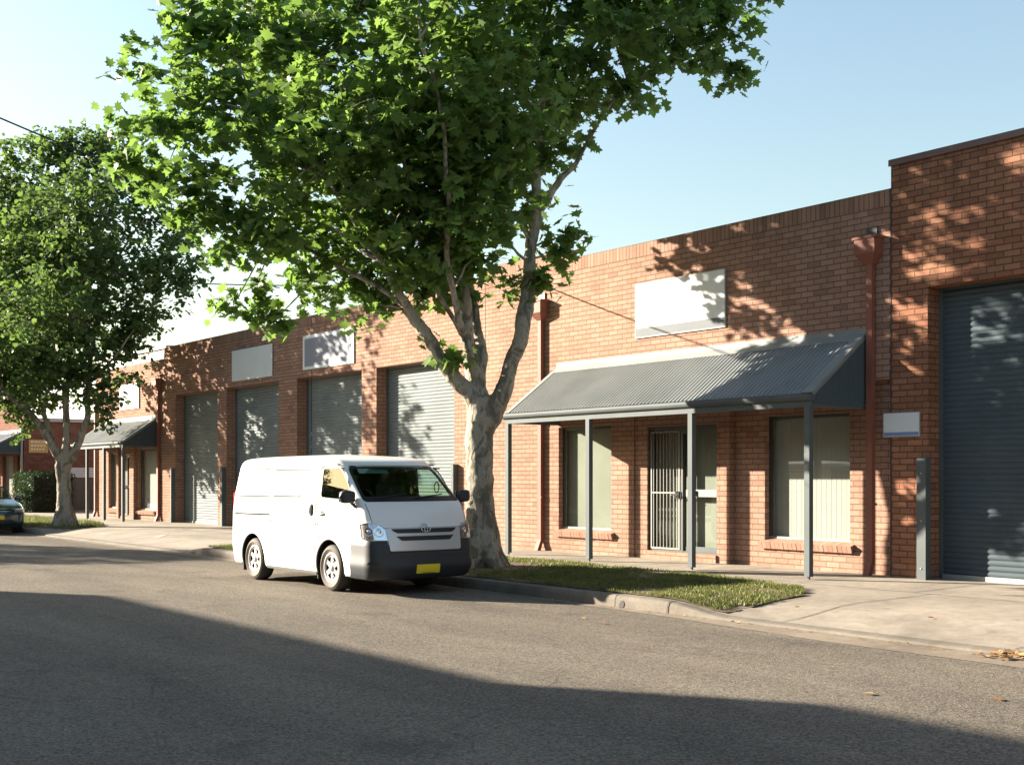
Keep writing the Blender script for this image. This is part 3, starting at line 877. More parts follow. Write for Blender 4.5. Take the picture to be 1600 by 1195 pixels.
def downpipe(par, x, y, zt, base, kick=True, mat='pipe'):
    m = MB(); w = 0.05; d = 0.075
    m.box(x - w, x + w, y - 0.02 - d, y - 0.02, base + 0.2, zt)
    # kick-out shoe
    P = [(x - w, y - 0.02 - d, base + 0.2), (x + w, y - 0.02 - d, base + 0.2), (x + w, y - 0.02, base + 0.2), (x - w, y - 0.02, base + 0.2)]
    Q = [(x - w, y - 0.10 - d, base + 0.0), (x + w, y - 0.10 - d, base + 0.0), (x + w, y - 0.09, base + 0.0), (x - w, y - 0.09, base + 0.0)]
    for a, b_ in ((0, 1), (1, 2), (2, 3), (3, 0)): m.quad([Q[a], Q[b_], P[b_], P[a]])
    for z in (1.2, 2.6): m.box(x - w - 0.02, x + w + 0.02, y - 0.022 - d, y, z, z + 0.03)
    o = m.build('downpipe', M[mat], par)
    if par.type == 'EMPTY': o.matrix_parent_inverse = Matrix.Translation(par.location).inverted()
    h = MB(); a = 0.20; b_ = 0.155
    z0, z1, z2, z3 = zt - 0.14, zt, zt + 0.21, zt + 0.25
    rings = [(0.055, 0.09, z0), (a - 0.03, 0.2, z1), (a - 0.03, 0.2, z2), (a, 0.215, z2 + 0.004), (a, 0.215, z3)]
    prev = None
    for (hw, dp, z) in rings:
        r = [(x - hw, y - 0.006 - dp, z), (x + hw, y - 0.006 - dp, z), (x + hw, y - 0.006, z), (x - hw, y - 0.006, z)]
        if prev:
            for i in range(4): h.quad([prev[i], prev[(i + 1) % 4], r[(i + 1) % 4], r[i]])
        prev = r
    h.quad(prev)
    h.build('rain_head', M[mat], o)
    s = MB(); s.box(x - 0.09, x + 0.09, y - 0.03, y - 0.004, z3 + 0.02, z3 + 0.14); s.build('scupper', M['frame'], o)
    return o
downpipe(main, -18.07, W, 4.72, 0.205)
downpipe(main, -10.60, W, 4.76, 0.205)

# ---- right hand building
rb = thing('brick_factory', 'darker red brick building at the right edge with tall shutter coloured as in shade and metal-capped parapet', 'building', (-5, W, BASE))
m = MB(); RX0, RX1 = -10.295, 14.0
wall_mesh(RX0, RX1, W - 0.006, BASE - 0.15, 6.03, [(-9.71, -4.6, BASE - 0.1, 4.2, 0.31), (0, 4.5, BASE - .1, 4.2, 0.31)], m=m, uvo=(0.07, 0.03))
parapet(m, RX0, RX1, 6.03, 5.2, 0.23, W - 0.006)
for x in (RX0, RX1):
    q = [(x, W + .2, 0), (x, 34, 0), (x, 34, 5.4), (x, W + .2, 5.4)]; m.quad(q, [(p[1], p[2]) for p in q])
kid(m, 'wall', [M['brick_red']], rb)
m = MB(); m.box(RX0 - 0.02, RX1 + .02, W - 0.04, W + 0.27, 6.032, 6.05); m.box(RX0 - 0.02, RX1 + .02, W - 0.042, W - 0.02, 5.96, 6.031); kid(m, 'parapet_cap', M['cap'], rb)
m = MB(); m.quad([(RX0, W + .2, 5.3), (RX1, W + .2, 5.3), (RX1, 34, 5.4), (RX0, 34, 5.4)]); kid(m, 'roof', M['roof'], rb)
for a, b_ in ((-9.71, -4.6), (0, 4.5)):
    o = roller('roller_door', a, b_, W + 0.30, BASE, 4.2, M['shutter_shaded'], rb, 0.0765)
    o.matrix_parent_inverse = Matrix.Translation(rb.location).inverted()
    bk = MB(); bk.box(a - 0.2, b_ + 0.2, W + 0.36, W + 0.38, BASE - 0.1, 4.4); bk.build('lining', M['dark'], o)
m = MB(); m.box(-10.302, -10.288, W - 0.012, W + 0.01, BASE, 5.66); kid(m, 'control_joint', M['dark'], rb)

# ---- left office unit
lu = thing('brick_office', 'lower brick office unit with pale awning on thin posts beyond the shuttered bays', 'building', (-40, W, BASE))
m = MB(); LX0, LX1 = -43.35, -36.985; LT = 5.32
wall_mesh(LX0, LX1, W + 0.004, BASE - 0.15, LT - SOL, [(-42.0, -41.0, 0.5, 2.45, 0.16), (-40.75, -39.75, BASE, 2.4, 0.2), (-39.2, -37.6, 0.5, 2.5, 0.16)], m=m)
soldier(m, LX0, LX1, W + 0.004, LT - SOL, LT, 1); parapet(m, LX0, LX1, LT, 4.9, 0.23, W + 0.004)
m.box(-40.98, -40.8, W - 0.08, W + 0.0, BASE - .1, 2.6); m.box(-39.72, -39.3, W - 0.1, W + 0.0, BASE - .1, 2.6)
for x in (LX0, LX1):
    q = [(x, W, 0), (x, 32, 0), (x, 32, 4.9), (x, W, 4.9)]; m.quad(q, [(p[1], p[2]) for p in q])
kid(m, 'wall', [M['brick'], M['brick_soldier']], lu)
m = MB(); m.quad([(LX0, W + .2, 4.85), (LX1, W + .2, 4.85), (LX1, 32, 5.0), (LX0, 32, 5.0)]); kid(m, 'roof', M['roof'], lu)
window(lu, -42.0, -41.0, W, 0.5, 2.45, 'vblind', True, 0.06)
window(lu, -39.2, -37.6, W, 0.5, 2.5, 'vblind', False, 0.08)
entry(lu, -40.75, -39.75, W, 0.3, 2.38)
awning(lu, -42.3, -37.45, 13.55, W, 2.72, 3.50, [-40.85, -39.2, -37.5], 0.19)
downpipe(lu, -37.3, W, 4.45, 0.2)
downpipe(lu, -43.15, W, 4.3, 0.2)

# ---- far left building across the side driveway
fb = thing('brick_workshop', 'far brick building at the left edge with dark awning beyond the clipped hedge', 'building', (-58, W, BASE))
m = MB()
FX = -52.0
wall_mesh(-75, FX, W, 0, 5.3, [(-55.2, -53.6, 0.6, 2.5, 0.15), (-58.2, -56.4, 0.3, 2.5, 0.15), (-53.0, -52.5, 0.3, 2.5, 0.12)], m=m)
parapet(m, -75, FX, 5.3, 3.9, 0.25, W)
q = [(FX, W, 0), (FX, 34, 0), (FX, 34, 4.0), (FX, W, 4.0)]; m.quad(q, [(p[1], p[2]) for p in q])
q = [(-75, 34, 0), (FX, 34, 0), (FX, 34, 4.0), (-75, 34, 4.0)]; m.quad(q, [(p[1], p[2]) for p in q])
kid(m, 'wall', [M['brick_far']], fb)
m = MB(); m.quad([(-75, W + .2, 4.0), (FX + .1, W + .2, 4.0), (FX + .1, 34, 4.2), (-75, 34, 4.2)]); m.box(FX, FX + 0.12, W + .25, 34, 3.9, 4.05); kid(m, 'roof', M['roof'], fb)
window(fb, -55.2, -53.6, W, 0.6, 2.5, 'vblind', True); window(fb, -58.2, -56.4, W, 0.6, 2.5, 'vblind', True)
awning(fb, -60, -52.1, 13.2, W, 2.75, 3.5, [-58, -55.6, -53.8], 0.19)
m = MB(); m.tube([(FX - 0.05, W - 0.08, 0.2), (FX - 0.05, W - 0.08, 3.9)], 0.045, 10); kid(m, 'downpipe', M['alu'], fb)
# garage opening in the side wall
m = MB(); m.box(FX + 0.0, FX + 0.06, 16.5, 18.6, 0.2, 1.55); kid(m, 'side_door', M['frame'], fb)
m = MB()
for i in range(6): m.box(FX + 0.02, FX + 0.10, 16.45, 18.7, 1.58 + i * 0.07, 1.64 + i * 0.07)
kid(m, 'slatted_panel', M['white'], fb)
m = MB(); m.box(FX - 3.9, FX - 3.0, W - 0.02, W - 0.002, 3.8, 5.0)
# grey clad unit behind
gu = thing('clad_warehouse', 'pale grey metal clad warehouse rising behind the lower office parapet', 'building', (-60, 26, 0.2))
m = MB(); m.box(-72, -48.8, 19.5, 36, 0, 6.95)
o = kid(m, 'wall', M['greyunit'], gu)
m = MB(); m.box(-72.2, -48.7, 19.4, 36.2, 6.95, 7.07); o = kid(m, 'roof', M['roof'], gu)
m = MB(); m.box(-70, -52.5, 19.47, 19.5, 6.0, 6.5); kid(m, 'window_strip', M['signblue'], gu)

# ---- signs
def sign(name, label, x0, x1, z0, z1, mats, bands=(), y=W, t=0.03, g=None):
    r = thing(name, label, 'sign', ((x0 + x1) / 2, y, z0), 0, g)
    m = MB(); m.box(x0, x1, y - t - 0.004, y - 0.004, z0, z1)
    o = kid(m, 'panel', M[mats], r); bevel(o, 0.003, 1)
    for (a, b_, c, d, mt) in bands:
        k = MB(); k.box(a, b_, y - t - 0.0065, y - t - 0.0035, c, d); kid(k, 'printed_band', M[mt], r)
    k = MB(); e = 0.012
    k.box(x0 - e, x1 + e, y - t, y - 0.005, z1, z1 + e); k.box(x0 - e, x1 + e, y - t, y - 0.005, z0 - e, z0)
    k.box(x0 - e, x0, y - t, y - 0.005, z0, z1); k.box(x1, x1 + e, y - t, y - 0.005, z0, z1)
    kid(k, 'frame', M['alu'], r)
    return r
sign('wall_sign', 'large blank white sign with dark band along its foot above the office awning', -15.47, -13.40, 4.02, 4.94, 'white', [(-15.465, -13.405, 4.025, 4.175, 'signgrey')])
sign('wall_sign', 'blank slate grey sign with white rim above the third shuttered bay', -27.69, -25.16, 4.31, 5.16, 'white', [(-27.60, -25.26, 4.38, 5.08, 'signslate')])
sign('wall_sign', 'blank pale white sign between the first and third shuttered bays', -31.90, -29.41, 4.28, 5.13, 'white')
sign('wall_sign', 'small pale plaque with blue foot beside the right-hand roller shutter', -10.40, -9.83, 2.17, 2.49, 'white', [(-10.395, -9.835, 2.175, 2.225, 'signblue')], y=W - 0.006, t=0.02)
sign('wall_sign', 'faded white square sign on the far office above its awning', -40.83, -39.05, 3.87, 4.68, 'white', [(-40.6, -39.2, 3.98, 4.06, 'alu')])
sg = thing('wall_sign', 'yellow square sign on the shaded side wall above the hedge', 'sign', (FX, 15.3, 2.5))
m = MB(); m.box(FX + 0.01, FX + 0.04, 14.85, 15.62, 2.6, 3.15); kid(m, 'panel', M['yellow'], sg)
m = MB()
rr = random.Random(2)
for r in range(3):
    y = 14.93
    while y < 15.5:
        w = rr.uniform(0.04, 0.12); m.box(FX + 0.039, FX + 0.043, y, min(15.55, y + w), 3.02 - r * 0.15, 3.08 - r * 0.15); y += w + 0.04
kid(m, 'faded_marks', M['orange'], sg)

# ---- door guards
def guard(x, label, w=0.15):
    r = thing('guard_post', label, 'guard post', (x, W - 0.06, BASE), 0, 'steel guards at the roller door jambs')
    m = MB(); m.box(x - w / 2, x + w / 2, W - 0.13, W - 0.115, BASE, 1.86); m.box(x - w / 2, x - w / 2 + 0.012, W - 0.115, W - 0.008, BASE, 1.86); m.box(x + w / 2 - 0.012, x + w / 2, W - 0.115, W - 0.008, BASE, 1.86)
    m.box(x - w / 2, x + w / 2, W - 0.129, W - 0.008, 1.861, 1.868)
    kid(m, 'channel', M['steel'], r)
    m = MB()
    for z in (0.35, 1.0, 1.65):
        m.lathe([(0.0, -0.008), (0.012, -0.008), (0.014, 0)], (x, W - 0.13, z), 'y', 8)
    kid(m, 'bolt', M['alu'], r)
guard(-9.73, 'blue grey steel guard beside the small plaque at the right-hand shutter', 0.14)
guard(-36.1, 'pale steel guard on the outer jamb of the farthest shuttered bay', 0.06)
guard(-32.42, 'dark steel guard on the pier between the two farthest shuttered bays', 0.13)
guard(-20.93, 'thin steel guard at the wide bay jamb just behind the tree trunk', 0.09)

# ---- hedge, gate
def leafcloud(name, mat, pts, size, seed, shape, parent, droop=0.5, nrm=None):
    """pts: Nx3 positions -> leaf mesh. shape: outline template (k,2) + centre rib fold"""
    rg = np.random.default_rng(seed)
    n = len(pts); T = np.asarray(shape, dtype=float); k = len(T)
    s = size * rg.uniform(0.6, 1.25, n)
    yaw = rg.uniform(0, 2 * PI, n)
    tilt = rg.normal(droop, 0.45, n)              # leaf hangs down from its stalk
    roll = rg.normal(0, 0.5, n)
    # leaf axis (stalk->tip)
    ax = np.stack([np.cos(yaw) * np.cos(tilt), np.sin(yaw) * np.cos(tilt), -np.sin(tilt)], 1)
    side = np.stack([-np.sin(yaw), np.cos(yaw), np.zeros(n)], 1)
    nn = np.cross(ax, side)
    side2 = side * np.cos(roll)[:, None] + nn * np.sin(roll)[:, None]
    nn = np.cross(ax, side2)
    V = pts[:, None, :] + s[:, None, None] * (T[None, :, 0, None] * side2[:, None, :] + T[None, :, 1, None] * ax[:, None, :])
    cup = rg.uniform(-0.1, 0.35, n)
    V += s[:, None, None] * (cup[:, None] * (np.abs(T[None, :, 0]) ** 1.3 + 0.5 * (T[None, :, 1] - 0.4) ** 2))[:, :, None] * nn[:, None, :]
    return V.reshape(-1, 3), rg

MAPLE = [(0, 0), (0.28, -0.10), (0.22, 0.10), (0.62, 0.18), (0.40, 0.36), (0.56, 0.62), (0.26, 0.60), (0.0, 1.0), (-0.26, 0.60), (-0.56, 0.62), (-0.40, 0.36), (-0.62, 0.18), (-0.22, 0.10), (-0.28, -0.10)]
SIMPLE = [(0, 0), (0.45, 0.15), (0.32, 0.45), (0.42, 0.62), (0.0, 1.0), (-0.42, 0.62), (-0.32, 0.45), (-0.45, 0.15)]
OVAL = [(0, 0), (0.3, 0.4), (0.0, 1.0), (-0.3, 0.4)]
def leaves_obj(name, mat, pts, size, seed, shape, parent=None, droop=0.5, shade=None):
    V, rg = leafcloud(name, mat, pts, size, seed, shape, parent, droop)
    n = len(pts); k = len(shape)
    # fan about a mid-rib vertex: leaf split into two halves along the rib (0..tip)
    tip = max(range(k), key=lambda i: shape[i][1])
    A = list(range(0, tip + 1)); B = [0] + list(range(tip, k))
    loops = np.array(A + B, dtype=np.int64)
    F = (np.arange(n)[:, None] * k + loops[None, :]).ravel()
    lt = np.tile([len(A), len(B)], n)
    base = rg.beta(2, 2, n) if shade is None else np.clip(shade + rg.normal(0, 0.16, n), 0, 1)
    return np_mesh(name, V, F, lt, mat, np.repeat(base, k), False, parent)

def hedge(name, label, x0, x1, y0, y1, z0, z1, n, seed):
    rg = np.random.default_rng(seed)
    h = thing(name, label, 'hedge', ((x0 + x1) / 2, (y0 + y1) / 2, z0))
    P = []
    while len(P) < n:
        p = rg.uniform(0, 1, 3); f = rg.integers(0, 5)
        if f == 0: p[0] = 0
        if f == 1: p[0] = 1
        if f == 2: p[1] = 0
        if f >= 3: p[2] = 1 if f == 3 else p[2]
        if f == 4: p[1] = 0
        q = np.array([x0 + p[0] * (x1 - x0), y0 + p[1] * (y1 - y0), z0 + p[2] * (z1 - z0)])
        q += rg.normal(0, 0.045, 3)
        q[2] += 0.06 * mnoise.noise(Vector((q[0] * 2, q[1] * 2, 0)))
        P.append(q)
    o = leaves_obj('foliage', M['hedge'], np.array(P), 0.07, seed, OVAL, None, 0.2)
    o.parent = h; o.matrix_parent_inverse = Matrix.Translation(h.location).inverted()
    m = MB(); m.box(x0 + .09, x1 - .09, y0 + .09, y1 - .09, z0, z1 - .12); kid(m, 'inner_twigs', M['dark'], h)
hedge('clipped_hedge', 'clipped dark green box hedge beside the far plane tree trunk', -51.85, -49.3, 14.2, 15.9, 0.2, 1.72, 14000, 4)
gt = thing('metal_gate', 'dark metal gate and post at the far left behind the teal car', 'gate', (-52.6, 13.3, 0.2))
m = MB(); m.box(-51.1, -50.85, 13.2, 13.45, 0.2, 1.6); kid(m, 'gate_post', M['frame'], gt)
m = MB(); m.box(-54, -51.1, 13.3, 13.34, 1.3, 1.36); m.box(-54, -51.1, 13.3, 13.34, 0.35, 0.4)
for i in range(18): m.box(-53.9 + i * 0.16, -53.88 + i * 0.16, 13.31, 13.33, 0.4, 1.3)
kid(m, 'gate_leaf', M['frame'], gt)

# ================================================================ TREES
# limbs: (right, height, depth, radius) in the tree's own frame, metres
LIMBS1 = {
    'trunk': [(0.14, 0.11, 0.0, 0.4), (0.12, 0.43, 0, 0.31), (0.04, 1.04, 0, 0.275), (0.02, 1.65, 0, 0.255), (0.02, 2.16, 0, 0.265), (0.04, 2.51, 0, 0.27), (0.02, 2.87, 0, 0.25)],
    'left': [(0.04, 2.67, 0, 0.22), (-0.26, 3.06, -0.1, 0.17), (-0.58, 3.46, -0.2, 0.135), (-0.82, 3.8, -0.3, 0.13), (-1.01, 4.13, -0.4, 0.115), (-1.24, 4.5, -0.6, 0.1), (-1.47, 4.86, -0.8, 0.09), (-1.77, 5.38, -1.1, 0.075), (-2.11, 5.88, -1.4, 0.06), (-2.54, 6.39, -1.6, 0.045), (-3.15, 6.8, -1.8, 0.03)],
    'left_low': [(-1.06, 4.23, -0.4, 0.07), (-1.85, 4.71, -0.5, 0.05), (-2.64, 5.11, -0.5, 0.04), (-3.45, 5.43, -0.4, 0.03), (-4.14, 6.02, -0.4, 0.02)],
    'mid': [(-0.0, 2.67, 0.05, 0.24), (-0.06, 3.18, 0.1, 0.19), (-0.16, 3.7, 0.15, 0.16), (-0.21, 4.32, 0.2, 0.145), (-0.28, 4.95, 0.3, 0.125), (-0.46, 5.69, 0.4, 0.11), (-0.57, 6.55, 0.5, 0.09), (-0.72, 7.48, 0.5, 0.075), (-1.03, 8.49, 0.4, 0.06), (-1.33, 9.69, 0.3, 0.045), (-1.52, 10.78, 0.2, 0.03)],
    'mid2': [(0.02, 3.08, 0.1, 0.15), (0.03, 3.71, 0.25, 0.11), (-0.07, 4.35, 0.4, 0.1), (-0.12, 5.0, 0.6, 0.09), (0.1, 5.9, 0.9, 0.08), (0.31, 7.04, 1.2, 0.07), (0.42, 8.47, 1.6, 0.055), (0.53, 9.95, 2.0, 0.04), (0.64, 11.43, 2.3, 0.03)],
    'mid3': [(-0.14, 3.65, 0.15, 0.07), (-0.47, 4.15, -0.3, 0.055), (-0.64, 4.57, -0.8, 0.05), (-0.8, 5.06, -1.3, 0.045), (-0.94, 5.67, -1.9, 0.035), (-1.07, 6.44, -2.4, 0.025)],
    'right': [(0.1, 2.36, 0, 0.24), (0.27, 2.67, 0.0, 0.215), (0.43, 3.06, -0.1, 0.18), (0.56, 3.47, -0.1, 0.165), (0.68, 3.87, -0.1, 0.16), (0.75, 4.29, 0, 0.165), (0.79, 4.7, 0, 0.145), (0.83, 5.32, 0.1, 0.13), (0.9, 5.94, 0.1, 0.12), (0.96, 6.57, 0.2, 0.1), (1.0, 7.22, 0.3, 0.085), (1.04, 8.04, 0.3, 0.07), (1.13, 9.01, 0.4, 0.055), (1.26, 9.98, 0.5, 0.04), (1.37, 11.07, 0.6, 0.03)],
    'right2': [(0.92, 5.83, 0.1, 0.1), (1.16, 6.12, 0, 0.08), (1.34, 6.37, 0, 0.065), (1.54, 6.57, 0, 0.055), (1.7, 6.85, 0, 0.05), (1.83, 7.13, 0, 0.045), (2.16, 7.67, 0.1, 0.04), (2.58, 8.11, 0.2, 0.035), (3.19, 8.21, 0.2, 0.025), (3.71, 8.52, 0.2, 0.015)],
    'right3': [(1.0, 7.22, 0.3, 0.07), (1.58, 8.21, 0.8, 0.05), (2.26, 9.24, 1.3, 0.04), (2.95, 10.23, 1.6, 0.03)],
    'front': [(-0.06, 3.17, 0, 0.1), (-0.26, 4.01, -0.6, 0.07), (-0.41, 4.85, -1.4, 0.06), (-0.37, 5.6, -2.2, 0.05), (-0.42, 6.47, -2.9, 0.04), (-0.65, 7.36, -3.3, 0.03)],
    'left_mid': [(-1.42, 4.81, -0.8, 0.07), (-2.08, 5.37, -0.2, 0.055), (-2.87, 5.88, 0.3, 0.045), (-3.45, 6.68, 0.6, 0.035), (-4.18, 7.3, 0.6, 0.025)],
}
BLOBS1 =  [(-4.38, -1, 8.24, 0.6), (-3.8, -1, 8.19, 0.9), (-5.23, -0.8, 7.92, 0.3), (-5.1, -0.8, 7.0, 0.4), (-4.15, -1.5, 6.98, 1.0), (-4.77, -1, 6.36, 0.55), (-4.34, -0.8, 5.64, 0.62), (-3.22, -1.5, 6.14, 1.15), (-3.42, -1, 5.21, 0.75), (-3.43, -0.5, 4.57, 0.38), (-3.8, -0.4, 4.25, 0.2), (-2.64, -0.5, 4.81, 0.5), (-2.82, 0, 5.81, 1.1), (-2.37, -0.3, 4.35, 0.3), (-1.95, 0.3, 5.16, 0.8), (-3.33, 0, 7.94, 1.3), (-1.91, -1.5, 8.01, 1.3), (-1.84, -2, 6.38, 1.25), (-0.89, -2.5, 7.03, 1.3), (-0.97, -1.5, 5.77, 1.1), (-0.93, -0.8, 4.96, 0.6), (-1.55, 0, 4.59, 0.42), (-0.54, 1, 7.21, 1.2), (-0.25, -0.9, 5.13, 0.55), (-0.18, 0, 8.55, 1.4), (0.34, -1.8, 7.08, 1.1), (0.32, 0.6, 6.36, 0.8), (1.05, 0.5, 8.52, 1.3), (0.75, 1.5, 7.67, 0.8), (1.34, 0, 5.41, 0.24), (1.22, 0.1, 5.12, 0.16), (-0.61, 0.3, 4.59, 0.38), (-0.48, -0.2, 3.46, 0.15), (2.01, -0.5, 8.47, 1.15), (1.7, 0, 7.64, 0.75), (2.96, 0, 8.86, 1.0), (2.43, 0.3, 8.04, 0.6), (3.63, -0.3, 8.64, 0.65), (4.13, 0, 9.16, 0.5), (4.04, -0.2, 7.98, 0.25), (3.66, -0.1, 8.21, 0.35), (0.68, 0.2, 6.63, 0.45), (1.14, 0.2, 6.88, 0.3), (-3.33, 0, 9.77, 1.2), (-1.91, 0, 10.38, 1.3), (0.02, 0, 10.68, 1.4), (1.54, 0, 10.18, 1.2), (2.96, 0, 9.67, 0.95), (-0.99, 0, 11.9, 1.1), (0.73, 0, 11.9, 1.1), (-1.8, 2.8, 10.26, 1.1), (0.06, 3.0, 9.4, 0.9), (-2.9, 2.4, 8.39, 1.3), (1.68, 2.6, 10.18, 0.85), (-0.73, -3.3, 8.29, 1.1), (0.53, -3.0, 8.84, 1.0), (-1.28, 2.2, 7.54, 1.2), (-3.47, 1.8, 9.53, 1.2), (2.79, 2.2, 10.25, 0.75), (-2.11, 1.6, 6.49, 1.0), (1.13, 3.6, 11.06, 0.7), (0.53, 0.3, 4.85, 0.32), (0.25, -0.3, 5.3, 0.5), (-1.27, 0.2, 4.88, 0.28), (-1.68, -0.2, 4.26, 0.32), (-2.14, 0.2, 4.63, 0.4), (-1.37, -1.3, 5.24, 0.45), (-0.78, -1.5, 5.44, 0.8), (-0.42, -0.4, 4.73, 0.28), (0.43, -0.9, 5.62, 0.6), (0.11, -1.6, 6.16, 0.8), (0.76, 0.5, 5.92, 0.4), (-0.8, 0.1, 4.46, 0.3), (-3.07, -0.3, 4.15, 0.25), (-5.28, -0.9, 6.49, 0.3), (-0.4, -1.7, 5.44, 0.6), (-0.44, -2.3, 6.03, 0.7), (-0.71, -0.9, 4.7, 0.16), (-0.01, -0.6, 4.99, 0.3), (-0.22, -2.6, 6.56, 0.7), (0.91, -0.1, 4.68, 0.22)]
LIMBS2 = {
    'trunk': [(0.04, 0.06, 0, 0.40), (0.0, 0.35, 0, 0.335), (-0.02, 0.95, 0, 0.28), (-0.04, 1.51, 0, 0.27), (-0.06, 1.97, 0, 0.33)],
    'a': [(-0.06, 1.88, 0, 0.24), (-0.3, 2.43, -0.2, 0.19), (-0.57, 3.02, -0.3, 0.17), (-0.91, 3.53, -0.5, 0.15), (-1.33, 3.89, -0.6, 0.12), (-1.79, 4.6, -0.8, 0.09), (-2.25, 5.67, -1, 0.06)],
    'b': [(-0.13, 1.97, 0, 0.2), (-0.54, 2.82, 0.2, 0.15), (-0.77, 3.57, 0.3, 0.13), (-1.03, 4.71, 0.5, 0.1), (-1.22, 6.22, 0.5, 0.08), (-1.41, 8.11, 0.5, 0.05)],
    'c': [(0.06, 1.97, 0, 0.22), (0.04, 2.62, 0, 0.19), (0.06, 3.55, 0, 0.17), (0.09, 4.67, 0, 0.14), (0.11, 6.18, 0.2, 0.11), (0.21, 8.05, 0.2, 0.08), (0.3, 9.92, 0.2, 0.05)],
    'd': [(0.13, 2.03, 0, 0.22), (0.46, 2.53, -0.1, 0.19), (0.65, 3.18, -0.1, 0.17), (0.76, 3.91, -0.2, 0.14), (0.85, 5.01, -0.3, 0.12), (1.16, 6.47, -0.4, 0.09), (1.74, 7.93, -0.5, 0.06), (2.48, 9.03, -0.5, 0.04)],
    'e': [(0.76, 4.28, -0.2, 0.08), (1.59, 4.98, -0.6, 0.06), (2.21, 5.69, -0.8, 0.04)],
}
BLOBS2 =  [(-1.21, 0, 10.62, 1.2), (-2.32, 0, 9.88, 1.3), (0.09, -0.5, 10.68, 1.0), (0.28, -0.5, 11.14, 0.55), (1.19, -0.5, 10.86, 0.85), (1.0, -0.2, 11.22, 0.6), (1.61, 0.5, 10.75, 0.9), (2.11, -0.5, 9.58, 1.1), (2.98, 0, 8.95, 0.9), (3.34, -0.3, 7.96, 0.85), (3.53, 0, 7.27, 0.5), (2.75, -0.8, 7.33, 1.0), (-0.26, -1, 8.56, 1.5), (1.29, -1.3, 8.68, 1.5), (-1.77, 0, 7.64, 1.8), (0.36, -1.2, 6.9, 1.6), (1.74, -0.5, 6.46, 1.3), (-2.7, 0, 6.53, 1.8), (-0.8, -1, 5.31, 1.3), (0.75, -0.8, 5.14, 1.1), (1.95, 0, 5.41, 0.7), (2.32, -0.3, 5.93, 0.6), (1.19, -0.5, 4.26, 0.8), (1.5, -0.6, 3.52, 0.6), (-0.42, -0.6, 4.25, 1.0), (-1.64, -0.3, 4.64, 1.1), (-2.51, 0, 4.3, 1.2), (1.76, 0.3, 4.6, 0.3), (-1.39, 0, 3.55, 0.5), (-1.2, 0.2, 3.1, 0.35), (-1.43, 2, 7.99, 1.8), (0.34, 2, 7.99, 1.6), (-2.22, 2, 9.76, 1.5), (1.37, -3, 8.83, 1.3), (0.52, -3, 6.11, 1.4), (-1.81, 1, 4.18, 0.7), (-2.4, 3.2, 5.4, 1.3), (-3.4, 3.9, 4.7, 1.1), (-2.0, 2.6, 4.3, .9), (-3.8, 3.4, 5.9, 1.2), (-1.4, 3.9, 5.0, 1.1), (-0.8, 3.4, 6.4, 1.2), (-3.4, 2.6, 6.9, 1.2), (-0.9, 3.2, 8.4, 1.2), (-2.6, 2.4, 9.0, 1.1), (-4.6, 2.8, 5.2, 1.1)]
